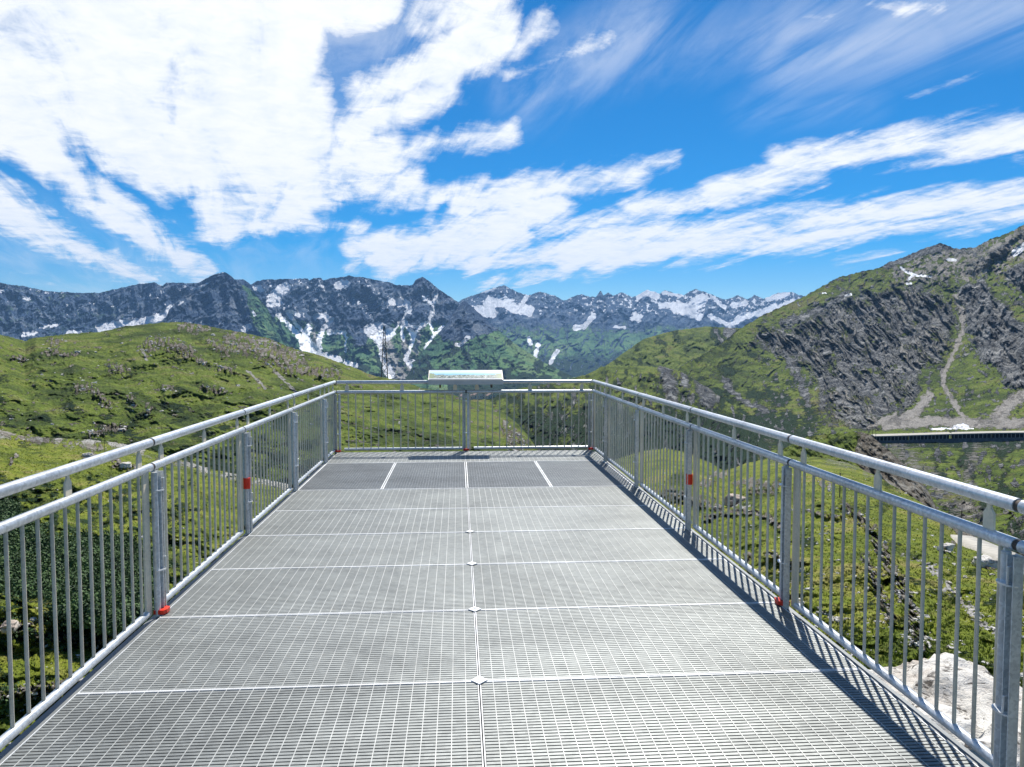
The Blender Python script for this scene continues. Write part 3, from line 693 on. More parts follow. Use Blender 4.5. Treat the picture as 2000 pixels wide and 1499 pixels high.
def rel10(X, Y, s):
    wx, wy = warped(X, Y, 25, .02, 141)
    rk = blur(strokes(X, Y, NR_rock, 8, .05, .9), 2)
    gen = .07 * fbm(wx / 150, wy / 70, 4, 143) + .03 * fbm(wx / 45, wy / 22, 4, 145) + .004 * fbm(X / 12, Y / 6, 4, 147)
    an = R(50); q = X * math.sin(an) - Y * math.cos(an); e = X * math.cos(an) + Y * math.sin(an)
    slab = np.where(X > 1550, ridged(q / 9, e / 40, 4, 149), ridged(X / 14, Y / 12, 4, 151)) - .35
    rim = strokes(X, Y, [(26, [(-300, 1175), (0, 1180), (120, 1195), (250, 1205)])], 14, .03, .9)
    return (gen + rk * (.02 + .075 * slab) + .07 * blur(rim, 3)) * np.minimum(1, (1 - s) * 8 + .1)
def paint10(X, Y, s, sl):
    n1 = fbm(X * .012, Y * .022, 5, 153); n2 = fbm(X * .04, Y * .07, 5, 155)
    rock = strokes(X, Y, NR_rock, 12, .07, .8) * sst(fbm(X * .12, Y * .1, 4, 156), -.25, .05)
    shrub = strokes(X, Y, [(55, [(-400, 1080), (0, 1100), (120, 1120), (260, 1120)]), (35, [(-300, 1000), (0, 1000), (60, 1060)]), (30, [(260, 1140), (300, 1180)]), (22, [(130, 1210), (250, 1220)])], 26, .02, .7)
    shrub = np.maximum(shrub, sst(n1, .12, .32) * .5)
    shrub = np.maximum(shrub, .75 * sst(n2, .0, .25) * sst(X, 500, 300) * sst(Y, 900, 960) * sst(Y, 1210, 1190))
    pale = strokes(X, Y, NR_pale, 9, .06, .8) * sst(fbm(X * .1, Y * .1, 4, 157), -.15, .1)
    crest = sst(s, .965, 1.0) * sst(fbm(X * .02, Y * .03, 4, 159), -.2, .15) * .8
    return pack(rock, 0, np.maximum(pale, crest * np.where(X < 600, 1, .55)), shrub)
layer('near', 'turf', L10_crest, L10_foot, 1.6, M_near, relief=rel10, paint=paint10, interp='inv', jag=(3, .07), back=.25)

# ------------------------------------------------------------------ metal and other materials
def metal(name, base, rough=.42, met=.55, fleck=.10, warm=(0, 0, 0), streak=0.0, rust=0.0, fs=90):
    m, t, b = new_mat(name)
    co = t.n.new('ShaderNodeNewGeometry').outputs['Position']
    rnd = t.n.new('ShaderNodeObjectInfo').outputs['Random']
    v = t.vor(co, fs, 'F1', out=1)
    vx = t.sep(v)[0]
    n1 = t.noise(co, 7, 5, .6); n2 = t.noise(t.vec('MULTIPLY', co, (1, 1, .12)), 26, 4, .6)
    f = t.math('ADD', t.math('MULTIPLY', t.math('SUBTRACT', vx, .5), fleck * 2), t.math('MULTIPLY', t.math('SUBTRACT', n1, .5), .35))
    f = t.math('ADD', f, t.math('MULTIPLY', t.math('SUBTRACT', n2, .5), streak))
    big = t.noise(t.vec('MULTIPLY', co, (.8, 1.6, 1)), 1.3, 6, .62, dist=.6)
    f = t.math('ADD', f, t.math('ADD', t.math('MULTIPLY', t.math('SUBTRACT', big, .5), 1.1), t.math('MULTIPLY', t.math('SUBTRACT', rnd, .5), .22)))
    lo = tuple(max(0, c * .66) for c in base); hi = tuple(min(1, c * 1.22) for c in base)
    col = t.mix(t.map(f, -.4, .4, smooth=False), lo, hi)
    if rust: col = t.mix(t.map(t.noise(co, 14, 6, .7), .60, .72, 0, rust), col, (.20, .15, .10))
    t._in(b.inputs['Base Color'], col)
    b.inputs['Metallic'].default_value = met
    t._in(b.inputs['Roughness'], t.math('ADD', rough - .06, t.math('MULTIPLY', n1, .14)))
    t.l.new(t.bump(t.math('ADD', vx, t.math('MULTIPLY', n2, 1.5)), .12, .002), b.inputs['Normal'])
    return m
M_zinc = metal('galvanised_tube', (.64, .66, .67), .36, .45, .20, fs=70)
M_bar = metal('galvanised_bar', (.66, .60, .48), .5, .15, .10, streak=.5, rust=.35, fs=60)
M_plate = metal('galvanised_flat', (.80, .70, .52), .6, .05, .10, streak=.6, rust=.15)
M_post = metal('post_zinc', (.66, .67, .65), .42, .35, .22, streak=.5)
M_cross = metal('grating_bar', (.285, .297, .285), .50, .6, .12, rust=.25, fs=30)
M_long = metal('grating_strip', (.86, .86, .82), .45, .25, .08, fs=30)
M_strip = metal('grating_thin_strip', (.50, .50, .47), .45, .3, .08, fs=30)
M_fine = metal('fine_grating', (.27, .285, .29), .5, .4, .1, fs=30)
M_dark = metal('deck_beam', (.22, .23, .23), .55, .4, .08, rust=.4)
M_clip = metal('clamp_zinc', (.75, .77, .78), .3, .6, .05)

def plain(name, c, rough=.6, var=.15, sc=12, spec=.3):
    m, t, b = new_mat(name); co = t.n.new('ShaderNodeTexCoord').outputs['Object']
    n = t.noise(co, sc, 6, .65)
    t._in(b.inputs['Base Color'], t.mix(t.map(n, .35, .65), tuple(x * (1 - var) for x in c), tuple(min(1, x * (1 + var)) for x in c)))
    b.inputs['Roughness'].default_value = rough; b.inputs['Specular IOR Level'].default_value = spec
    t.l.new(t.bump(n, .15, .01), b.inputs['Normal'])
    return m
M_red = plain('red_plastic', (.75, .045, .02), .4, .08)
M_redpaint = plain('faded_red_paint', (.62, .20, .16), .6, .2, 30)
M_joint = plain('rusty_coupling', (.10, .075, .06), .7, .3, 60)
M_wood = plain('weathered_wood', (.10, .085, .07), .8, .3, 9)
M_concrete = plain('old_concrete', (.30, .30, .28), .85, .15, .6)
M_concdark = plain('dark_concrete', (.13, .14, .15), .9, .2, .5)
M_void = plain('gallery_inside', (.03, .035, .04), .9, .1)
M_pylon = plain('pylon_steel', (.05, .055, .06), .6, .1, 1)
M_house = plain('white_render', (.72, .70, .66), .8, .06, .4)
M_roof = plain('slate_roof', (.24, .18, .16), .8, .2, .6)
M_glass = plain('dark_window', (.03, .04, .05), .2, .1, .6, .5)

# ------------------------------------------------------------------ deck of steel gratings
XL, XR, XC = -1.852, 2.078, .098
ROWS = [1.72, 2.72, 3.72, 4.735, 5.73, 6.715, 7.70, 8.77]
YF = 11.86                                 # line of the far railing

def grating_meshes(wd, ln, key):
    """one pressed steel grating: edge frame, closely set cross bars, wider spaced strips along it"""
    fr = MB(); e = .0068; h = .034
    fr.box((0, 0, -h), (wd, e, 0)); fr.box((0, ln - e, -h), (wd, ln, 0))
    fr.box((0, e, -h), (e - .002, ln - e, -.0005)); fr.box((wd - e + .002, e, -h), (wd, ln - e, -.0005))
    cb = MB(); k = int((ln - .02) / .025); p = ln / (k + 1)
    for i in range(1, k + 1): cb.box((e, i * p - .0088, -h + .002), (wd - e, i * p + .0088, -.0022))
    st = MB(); k = int(wd / .0660); q = wd / (k + 1)
    for i in range(1, k + 1): st.box((i * q - .0020, e, -.022), (i * q + .0020, ln - e, -.0006))
    return fr.mesh('frame', M_long), cb.mesh('cross_bars', M_cross), st.mesh('strips', M_strip)

_gm = {}
def child(name, me, parent, loc=None):
    o = bpy.data.objects.new(name, me); S.collection.objects.link(o); o.parent = parent
    if loc: o.location = loc
    return o
ORD = ['first', 'second', 'third', 'fourth', 'fifth', 'sixth', 'seventh', 'eighth', 'ninth', 'tenth']
def grating(x0, x1, y0, y1, label, far=False):
    wd, ln = x1 - x0 - .006, y1 - y0 - .006
    k = (round(wd, 3), round(ln, 3))
    if k not in _gm: _gm[k] = grating_meshes(wd, ln, k)
    r = empty('floor_grating', (x0 + .003, y0 + .003, rng.uniform(-.0012, .0012)), rng.uniform(-.0006, .0006))
    tag(r, label, 'grating', 'steel gratings of the deck')
    for nm, me in zip(('frame', 'cross_bars', 'strips'), _gm[k]): child(nm, me, r)
    return r
nr = len(ROWS) - 1
for i in range(nr):
    n_far = nr - i                          # counted back from the dark fine gratings
    for side, (a, b) in (('left', (XL, XC)), ('right', (XC, XR))):
        grating(a, b, ROWS[i], ROWS[i + 1], 'pale steel grating %s of the centre seam, %s row before the dark gratings' % (side, ORD[n_far - 1]))
for side, (a, b) in (('left', (XL, XC)), ('right', (XC, XR))):
    grating(a, b, 10.70, 11.72, 'pale steel grating %s of the centre seam, narrow row under the far railing' % side)
# the four finer, darker gratings
def fine_grating(x0, x1, label):
    y0, y1 = ROWS[-1] + .004, 10.695
    r = empty('fine_floor_grating', (x0, y0, 0)); tag(r, label, 'grating', 'dark fine gratings across the deck')
    wd, ln = x1 - x0 - .008, y1 - y0
    fr = MB(); e = .006
    fr.box((0, 0, -.034), (wd, e, -.001)); fr.box((0, ln - e, -.034), (wd, ln, -.001))
    fr.box((0, e, -.034), (e + .006, ln - e, 0)); fr.box((wd - e - .006, e, -.034), (wd, ln - e, 0))
    fr.build('frame', M_long, r)
    cb = MB(); k = int(ln / .016); p = ln / (k + 1)
    for i in range(1, k + 1): cb.box((e + .010, i * p - .0034, -.032), (wd - e - .010, i * p + .0034, -.003))
    k = int(wd / .033); q = wd / (k + 1)
    for i in range(1, k + 1): cb.box((i * q - .0015, e, -.026), (i * q + .0015, ln - e, -.0035))
    cb.build('cross_bars', M_fine, r)
m1, m2 = (XL + XC) / 2 - .01, (XC + XR) / 2
for a, b, lb in ((XL, m1, 'dark fine steel floor grating nearest the left railing'), (m1, XC, 'dark fine steel floor grating just left of the centre seam'),
                 (XC, m2, 'dark fine steel floor grating just right of the centre seam'), (m2, XR, 'dark fine steel floor grating nearest the right railing')):
    fine_grating(a + .004, b, lb)
# diamond cover plates on the centre seam
for i, y in enumerate(ROWS[2:6]):
    g = MB(); g.prism([(-.042, 0), (0, -.046), (.042, 0), (0, .046)], 'z', .001, .006)
    r = empty('cover_plate', (XC, y, 0)); tag(r, 'small diamond steel plate on the centre seam, %s from the camera' % ORD[i], 'cover plate', 'diamond plates on the centre seam')
    g.build('plate', M_long, r)
    g = MB(); g.tube((0, 0, .006), (0, 0, .009), .008, 8); g.build('bolt', M_clip, r)
# supporting frame
pf = empty('platform_frame', (0, 0, 0)); tag(pf, 'dark steel beams carrying the deck gratings, seen along both edges', 'platform')
for x in (XL - .045, XR + .045):
    g = MB(); sx = 1 if x < 0 else -1
    g.box((x - .045, 1.0, -.05), (x + .042, 11.80, -.038)); g.box((x - .005, 1.0, -.30), (x + .005, 11.80, -.05)); g.box((x - .045, 1.0, -.312), (x + .045, 11.80, -.30))
    g.build('side_beam', M_dark, pf)
g = MB(); g.box((XC - .05, 1.0, -.05), (XC + .05, 11.75, -.037)); g.box((XC - .005, 1.0, -.3), (XC + .005, 11.75, -.05)); g.build('middle_beam', M_dark, pf)
for y in ROWS + [10.70, 11.73]:
    g = MB(); g.box((XL, y - .04, -.16), (XR, y + .04, -.0515)); g.build('cross_beam', M_dark, pf)
g = MB()
for x in (XL - .02, XR + .02): g.box((x - .012, 1.0, -.0375), (x + .012, 11.73, -.016))
g.box((XL, 11.733, -.0375), (XR, 11.76, -.004))
g.build('edge_strip', M_dark, pf)
for x, y in ((XL - .04, 3.2), (XR + .04, 3.2), (XL - .04, 8.6), (XR + .04, 8.6)):
    g = MB(); g.tube((x, y, -.312), (x, y - .6, -9.5), .07, 12); g.build('support_leg', M_dark, pf)

# ------------------------------------------------------------------ railings
RX_L, RX_R = -1.91, 2.135
Z_TOP, Z_MID, Z_BOT = 1.075, .922, .030
def railing_panel(p, q, n_bar, label, pw_=.082, group='railing panels round the platform', top=True, gap=.014):
    """local x runs from joint p to joint q"""
    L = math.hypot(q[0] - p[0], q[1] - p[1]); a = math.atan2(q[1] - p[1], q[0] - p[0])
    r = empty('railing', (p[0], p[1], 0), a); tag(r, label, 'railing', group)
    MB().tube((gap, 0, Z_TOP), (L - gap, 0, Z_TOP), .0275, 20).build('handrail', M_zinc, r)
    MB().tube((gap, 0, Z_MID), (L - gap, 0, Z_MID), .0255, 20).build('middle_rail', M_zinc, r)
    MB().tube((.05, 0, Z_BOT), (L - .12, 0, Z_BOT), .0225, 16).build('bottom_rail', M_zinc, r)
    for zc, rc in ((Z_TOP, .023), (Z_MID, .0215)): MB().tube((L - gap, 0, zc), (L + gap, 0, zc), rc, 16).build('coupling', M_joint, r)
    x0, x1 = .10, L - .185
    for i in range(n_bar):
        x = x0 + (x1 - x0) * i / (n_bar - 1)
        dxx = rng.uniform(-.002, .002)
        MB().tube((x + dxx, 0, Z_BOT + .008), (x, 0, Z_MID - .01), .0085, 10).build('baluster', M_bar, r)
    g = MB(); g.box((L - .048 - pw_, -.006, Z_BOT - .025), (L - .048, .006, Z_MID - .022)); g.build('end_plate', M_plate, r)
    g = MB(); g.box((.050, -.006, Z_BOT - .02), (.060, .02, Z_MID - .022)); g.build('end_flat', M_post, r)
    for x in (.17, L * .5 - .01, L - .17):
        w_ = .030; g = MB()
        g.prism([(x - w_, Z_MID + .015), (x + w_, Z_MID + .015), (x + w_, Z_MID + .088), (x + .011, Z_MID + .112), (x + .011, Z_TOP - .015), (x - .011, Z_TOP - .015), (x - .011, Z_MID + .112), (x - w_, Z_MID + .088)], 'y', -.005, .005)
        g.build('standoff', M_plate, r)
    return r

def railing_post(x, y, inward, label, foot=None, sleeve=False, flip=1):
    """scaffold-like post at a joint: two tubes, a channel, two clamp discs"""
    r = empty('railing_post', (x, y, 0), inward); tag(r, label, 'post', 'posts holding the railing panels')
    # local +y points over the deck
    MB().tube((-.028 * flip, .032, -.01), (-.028 * flip, .032, Z_MID - .028), .0185, 14).build('tube', M_zinc, r)
    g = MB(); o = .028 * flip
    lo, hi = o - .020, o + .020
    g.box((lo, .018, -.045), (hi, .023, Z_MID - .026)); g.box((lo, .023, -.045), (lo + .005, .058, Z_MID - .03)); g.box((hi - .005, .023, -.045), (hi, .058, Z_MID - .03))
    g.build('channel', M_post, r)
    for z in (.275, .775):
        g = MB(); g.prism([(.052 * math.cos(t), .040 + .034 * math.sin(t)) for t in (2 * math.pi * i / 16 for i in range(16))], 'z', z, z + .007); d = g.build('clamp_disc', M_clip, r)
        g = MB(); g.path([(.028 * flip, .030, z + .007), (.028 * flip, .066, z + .012), (.030 * flip, .066, z + .075), (.028 * flip, .030, z + .078)], .0042, 8); g.build('clip', M_clip, r)
    if foot: g = MB(); g.prism([(-.045, .012), (.045, .012), (.045, .075), (.02, .085), (-.03, .085), (-.045, .06)], 'z', .004, .030); g.build('foot', M_red, r)
    if sleeve:
        g = MB(); cx = -.028 * flip if inward < 0 else .028 * flip
        g.prism([(cx + .027 * math.cos(t), .034 + .030 * math.sin(t)) for t in (2 * math.pi * i / 16 for i in range(16))], 'z', .40, .495); g.build('sleeve', M_red, r)
    return r

YR = [.72, 2.71, 4.70, 6.76, 8.79, 10.70]
YLf = [.84, 2.84, 4.82, 6.84, 8.80, 10.80]
WHICH = ['cut off by the edge of the picture', 'second from the camera', 'third from the camera', 'fourth from the camera', 'fifth from the camera', 'the short one before the far corner']
for side, X, ys in (('left', RX_L, YLf), ('right', RX_R, YR)):
    pts = ys + [YF - .0]
    for i in range(0, 6):
        y0, y1 = pts[i], pts[i + 1]
        nb = 15 if i < 5 else 7
        railing_panel((X, y0), (X, y1), nb, 'galvanised %s railing section, %s' % (side, WHICH[i]))
    for i in range(1, 6):
        inw = R(-90) if side == 'left' else R(90)
        railing_post(X, pts[i], inw, '%s railing post, %s from the camera%s' % (side, ORD[i - 1], {2: ', on a red foot', 3: ', with a red sleeve'}.get(i, '')),
                     foot=i == 2, sleeve=i == 3, flip=-1)
xm = .118
railing_panel((xm, YF), (RX_L + .02, YF), 16, 'galvanised railing panel across the far end, left of the middle post', pw_=.022)
railing_panel((RX_R - .02, YF), (xm, YF), 16, 'galvanised railing panel across the far end, right of the middle post', pw_=.022)
railing_post(xm, YF, R(180), 'galvanised railing post in the middle of the far railing, on a red foot', foot=True)
for X, sd, a in ((RX_L + .05, 'left', R(180)), (RX_R - .05, 'right', R(180))):
    railing_post(X, YF - .03, a, 'galvanised railing post in the far %s corner, on a red foot' % sd, foot=True)
for X, sd in ((RX_L, 'left'), (RX_R, 'right')):
    r = empty('corner_elbow', (X, YF, Z_TOP)); tag(r, 'rounded elbow joining the handrails in the far %s corner' % sd, 'handrail elbow', 'corner joints of the handrail')
    MB().ball((0, 0, 0), .0275).build('upper_elbow', M_zinc, r); MB().ball((0, 0, Z_MID - Z_TOP), .0255).build('lower_elbow', M_zinc, r)

# ------------------------------------------------------------------ panorama board on the far railing
def board_mat():
    m, t, b = new_mat('panorama_print')
    co = t.n.new('ShaderNodeTexCoord').outputs['Object']; x, y, z = t.sep(co)
    v = t.math('DIVIDE', t.math('ADD', y, .165), .33)           # 0 at the near edge, 1 at the far edge
    sky_ = t.ramp(v, [(.30, (.75, .86, .86)), (.5, (.22, .58, .74)), (.72, (.66, .86, .93)), (.95, (.86, .93, .95))])
    hx = t.comb(t.math('MULTIPLY', x, 6.0), 0.0, 2.0)
    ridge = t.math('ADD', .20, t.math('MULTIPLY', t.noise(hx, 1.6, 8, .65), .50))
    edge = t.math('MULTIPLY', t.map(t.math('ABSOLUTE', x), .40, .56), .22)
    ridge = t.math('ADD', ridge, edge)
    n = t.noise(t.vec('MULTIPLY', co, (9, 22, 1)), 2.0, 6, .7)
    mt = t.ramp(n, [(.38, (.03, .06, .08)), (.48, (.16, .20, .15)), (.56, (.55, .58, .48)), (.66, (.85, .86, .84))])
    mt = t.mix(t.map(t.math('ABSOLUTE', x), .42, .55), mt, (.34, .40, .20))
    col = t.mix(t.math('LESS_THAN', v, ridge), sky_, mt)
    col = t.mix(t.math('LESS_THAN', v, .07), col, (.8, .82, .8))
    t._in(b.inputs['Base Color'], col); b.inputs['Roughness'].default_value = .25
    return m
bd = empty('panorama_board', (.115, YF + .02, 1.04)); tag(bd, 'long sloping panorama board with a printed mountain view, clamped on the far railing', 'information board')
W2 = .578
MB().prism([(-.17, 0), (.16, 0), (.16, .21), (-.17, .075)], 'x', -W2, W2).build('box', metal('brushed_box', (.62, .585, .53), .55, .3, .03), bd)
ang = math.atan2(.135, .33)
g = MB(); g.box((-W2 + .012, -.165, 0), (W2 - .012, .165, .004)); pnl = g.build('printed_panel', board_mat(), bd)
pnl.location = (0, -.005, .1455); pnl.rotation_euler = (ang, 0, 0)
g = MB()
for xx in (-.40, .40): g.box((xx - .014, -.05, -.055), (xx + .014, .0, -.002)); g.tube((xx, -.06, -.03), (xx, .01, -.03), .012, 8)
g.build('clamp', M_joint, bd)

# ------------------------------------------------------------------ far and middle-distance things
def lattice(base, h, w0, w1, arms, name, label, cat, r=.10):
    o = empty(name, base); tag(o, label, cat)
    g = MB(); c = [(-1, -1), (1, -1), (1, 1), (-1, 1)]
    for a, b in c: g.tube((a * w0 / 2, b * w0 / 2, 0), (a * w1 / 2, b * w1 / 2, h), r * 1.3, 6)
    g.build('legs', M_pylon, o); g = MB(); n = 9
    for k in range(n):
        z0, z1 = h * k / n, h * (k + 1) / n; a0 = (w0 + (w1 - w0) * k / n) / 2; a1 = (w0 + (w1 - w0) * (k + 1) / n) / 2
        for i in range(4):
            p, q = c[i], c[(i + 1) % 4]
            g.tube((p[0] * a0, p[1] * a0, z0), (q[0] * a1, q[1] * a1, z1), r * .7, 5); g.tube((q[0] * a0, q[1] * a0, z0), (p[0] * a1, p[1] * a1, z1), r * .7, 5)
    g.build('bracing', M_pylon, o)
    for z, ln in arms:
        g = MB(); g.tube((-ln, 0, z), (ln, 0, z), r, 6); g.tube((-ln, 0, z), (0, 0, z + 1.3), r * .7, 5); g.tube((ln, 0, z), (0, 0, z + 1.3), r * .7, 5)
        g.build('cross_arm', M_pylon, o)
        for sx in (-1, 1):
            g = MB(); g.tube((sx * ln, 0, z), (sx * ln, 0, z - 1.4), r * .8, 6); g.build('insulator', M_pylon, o)
    return o
bp = on('hill', 751, 738); lattice(bp - Vector((0, 0, 1)), 29, 3.4, .7, [(16.0, 2.4), (19.4, 1.9), (25.0, 1.5)], 'pylon', 'dark lattice pylon on the falling crest of the meadow hill, before the snow gully', 'pylon', .095)
# pole trio by the gallery
pb = on('gallery_slope', 1704, 866)
o = empty('power_pole', pb); tag(o, 'dark wooden frame of three poles standing at the left end of the road gallery', 'power pole')
for xx in (-2.6, 0, 2.6): MB().tube((xx, 0, -2), (xx, 0, 13.5), .17, 8, .12).build('pole', M_wood, o)
MB().box((-3.4, -.12, 12.4), (3.4, .12, 12.7)).build('cross_arm', M_wood, o)
for k, (px, py, hpx, rr, lb) in enumerate(((1640, 972, 44, .05, 'thin dark stake in the turf slope beyond the second right railing panel'), (1877, 1052, 46, .05, 'thin pole beside the gravel road on the right'), (205, 893, 30, .035, 'thin pole on the turf rim left of the deck'))):
    p = on('near', px, py); D = math.hypot(p.x, p.y); o = empty('marker_pole', p); tag(o, lb, 'pole')
    h = hpx / F_PX * D; MB().tube((0, 0, -.4), (0, 0, h), rr, 7, rr * .8).build('shaft', M_wood, o)
    MB().tube((0, 0, h), (0, 0, h + .05), rr * 1.2, 7).build('cap', M_joint, o)

# avalanche gallery of the pass road
gal = empty('road_gallery', tuple(at(1720, 860, 640))); tag(gal, 'long low concrete gallery with dark openings at the foot of the rocky mountain', 'gallery')
gp = [Vector(at(x, y, d)) for x, y, d in ((1708, 852, 636), (1780, 850, 642), (1860, 847.5, 648), (1940, 845.5, 650), (2020, 844.5, 652), (2140, 843, 655))]
go = Vector(gal.location)
roof, wall, inner = MB(), MB(), MB(); ncol = 0
for a, b in zip(gp[:-1], gp[1:]):
    d = (b - a).normalized(); nrm = Vector((d.y, -d.x, 0)).normalized()
    if nrm.dot(a - CAM) > 0: nrm = -nrm
    def Q(t, out, z): return a + (b - a) * t + nrm * out + Vector((0, 0, z)) - go
    def slab(m, o0, o1, z0, z1, t0=-.004, t1=1.004):
        vs = [Q(t0, o0, z0), Q(t1, o0, z0), Q(t1, o1, z0), Q(t0, o1, z0), Q(t0, o0, z1), Q(t1, o0, z1), Q(t1, o1, z1), Q(t0, o1, z1)]
        m.add(vs, [(0, 3, 2, 1), (4, 5, 6, 7), (0, 1, 5, 4), (1, 2, 6, 5), (2, 3, 7, 6), (3, 0, 4, 7)])
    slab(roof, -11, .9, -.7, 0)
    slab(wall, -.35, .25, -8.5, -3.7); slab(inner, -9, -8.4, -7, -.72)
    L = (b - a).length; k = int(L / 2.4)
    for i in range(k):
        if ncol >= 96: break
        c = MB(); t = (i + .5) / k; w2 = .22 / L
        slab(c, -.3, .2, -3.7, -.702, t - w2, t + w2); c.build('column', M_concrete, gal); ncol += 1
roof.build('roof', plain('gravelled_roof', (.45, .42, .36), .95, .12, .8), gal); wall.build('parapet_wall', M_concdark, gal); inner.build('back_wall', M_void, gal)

# hamlet in the valley, behind the middle post of the far railing
def house(px, py, w_, d_, h_, rh, label, dist_key='gorge', roofm=None, rz=0.3):
    p = on(dist_key, px, py); o = empty('house', (p.x, p.y, p.z - .6), rz); tag(o, label, 'house', 'houses in the valley')
    g = MB(); g.prism([(-w_ / 2, 0), (w_ / 2, 0), (w_ / 2, h_), (0, h_ + rh), (-w_ / 2, h_)], 'y', -d_ / 2, d_ / 2); g.build('wall', M_house, o)
    g = MB(); e = .5; sl = rh / (w_ / 2)
    for s_ in (-1, 1):
        x0, x1 = 0, s_ * (w_ / 2 + e)
        g.prism([(x0, h_ + rh + .05), (x1, h_ - e * sl + .05), (x1, h_ - e * sl + .3), (x0, h_ + rh + .3)][::s_], 'y', -d_ / 2 - e, d_ / 2 + e)
    g.build('roof', roofm or M_roof, o)
    for k in range(max(2, int(w_ / 3))):
        x = -w_ / 2 + (k + .5) * w_ / max(2, int(w_ / 3)); g = MB(); g.box((x - .5, -d_ / 2 - .06, h_ * .45), (x + .5, -d_ / 2 + .02, h_ * .8)); g.build('window', M_glass, o)
    return o
house(905, 781, 9, 12, 5, 2.6, 'white house at the left end of the hamlet, seen beside the middle post')
house(921, 780, 7, 9, 4.5, 2.4, 'small pale house just right of the middle railing post')
house(934, 779, 14, 10, 5, 4.2, 'largest house of the hamlet with a broad gable, in the middle of the row')
house(944, 779, 6, 8, 3.5, 2, 'low shed against the right side of the broad gabled house')
house(957, 778, 9, 9, 4.2, 2.6, 'white house standing apart at the right end of the hamlet')

# ------------------------------------------------------------------ boulders
def boulder_mesh(name, rx, ry, rz_, seed, mat, sub=5, rough=.22):
    import bmesh
    bm = bmesh.new(); bmesh.ops.create_icosphere(bm, subdivisions=sub, radius=1)
    off = Vector((seed * 3.1, seed * 1.7, seed * .9))
    for v in bm.verts:
        p = v.co.copy(); q = Vector([math.copysign(abs(c) ** .72, c) for c in p])
        n = mnoise.fractal(p * 1.3 + off, .8, 2.1, 6); n2 = mnoise.ridged_multi_fractal(p * 2.2 + off, .9, 2.2, 5, 1, 2)
        cr = abs(mnoise.noise(Vector((p.x * 1.2, p.y * 1.2, p.z * 5.5)) + off)); crack = -.05 * max(0, 1 - cr / .07)
        k = .86 + rough * n * .6 + .025 * n2 + crack
        v.co = Vector((q.x * rx, q.y * ry, q.z * rz_)) * k
    me = bpy.data.meshes.new(name); bm.to_mesh(me); bm.free()
    for p in me.polygons: p.use_smooth = True
    me.materials.append(mat); return me
def rock_mat(name, a, b_, c, sc):
    m, t, b = new_mat(name); co = t.n.new('ShaderNodeTexCoord').outputs['Object']
    n1 = t.noise(co, sc, 8, .7); n2 = t.noise(t.vec('MULTIPLY', co, (1, 1, 3.5)), sc * 2.2, 6, .7, dist=.8); n3 = t.noise(co, sc * 12, 4, .7)
    col = t.ramp(n1, [(.34, b_), (.46, a), (.66, c)])
    col = t.mix(t.map(n2, .39, .45, .95, 0), col, tuple(x * .18 for x in b_))
    col = t.mix(t.map(n3, .55, .7, 0, .35), col, b_)
    t._in(b.inputs['Base Color'], col); b.inputs['Roughness'].default_value = .95
    t.l.new(t.bump(t.math('ADD', t.math('ADD', n1, n2), t.math('MULTIPLY', n3, .4)), .8, .06), b.inputs['Normal'])
    return m
M_boul = rock_mat('pale_granite', (.62, .58, .52), (.42, .36, .30), (.76, .74, .69), 1.6)
M_boul2 = rock_mat('pink_granite', (.45, .36, .29), (.26, .2, .16), (.58, .52, .45), .9)
bo = bpy.data.objects.new('boulder', boulder_mesh('boulder', 1.55, 1.5, 2.3, 3, M_boul, 6)); S.collection.objects.link(bo)
pb = at(1893, 1300, 7.6); bo.location = (pb[0], pb[1], pb[2] - 2.15); bo.rotation_euler = (0, 0, .6)
tag(bo, 'big pale cracked granite boulder right beside the deck, behind the nearest right railing', 'boulder')
for px, py, rr, sd, lb in ((225, 1240, .014, 5, 'pinkish boulder at the foot of the dark thicket, near the left railing'), (20, 1228, .011, 8, 'craggy tan outcrop below the dark thicket at the left edge'), (1925, 1104, .014, 11, 'grey boulder in the turf below the gravel road'), (1848, 1072, .009, 13, 'pale rock lying left of the gravel road'), (172, 893, .007, 15, 'white rock on the turf rim seen over the left handrail'), (245, 912, .008, 17, 'broken pale rocks on the turf rim beside the first left handrail joint'), (1437, 985, .016, 19, 'flat pinkish slab in the trodden turf beyond the right railing')):
    p = on('near', px, py); D = math.hypot(p.x, p.y); q = rr * D
    o = bpy.data.objects.new('boulder', boulder_mesh('boulder', q, q * .8, q * .62, sd, M_boul2 if sd in (5, 8, 19) else M_boul, 4, .5)); S.collection.objects.link(o)
    o.location = p + Vector((0, 0, q * .12)); o.rotation_euler = (0, 0, sd); tag(o, lb, 'boulder')

# gravel road at the right edge
def ribbon(name, key, pts, width, mat, lift=.12):
    L = [on(key, x, y) for x, y in pts]; M = []
    for a, b in zip(L[:-1], L[1:]): M += [a.lerp(b, k / 8) for k in range(8)]
    M.append(L[-1]); vs = []
    for i, p in enumerate(M):
        d = (M[min(i + 1, len(M) - 1)] - M[max(i - 1, 0)]); nn = Vector((d.y, -d.x, 0)).normalized() * width / 2
        vs += [p + nn + Vector((0, 0, lift)), p - nn + Vector((0, 0, lift)), p + nn * 1.15 - Vector((0, 0, .6)), p - nn * 1.15 - Vector((0, 0, .6))]
    fs = []
    for i in range(len(M) - 1):
        a, b = i * 4, i * 4 + 4; fs += [(a, a + 1, b + 1, b), (a, b, b + 2, a + 2), (a + 1, a + 3, b + 3, b + 1)]
    g = MB(); g.add(vs, fs, True); o = g.build(name, mat); o['kind'] = 'structure'; return o
M_gravel = plain('gravel_road', (.46, .43, .37), .95, .15, 2.0)
ribbon('road', 'near', [(1868, 1052), (1890, 1060), (1930, 1078), (1966, 1094), (2040, 1128), (2200, 1210)], 1.9, M_gravel, .25)
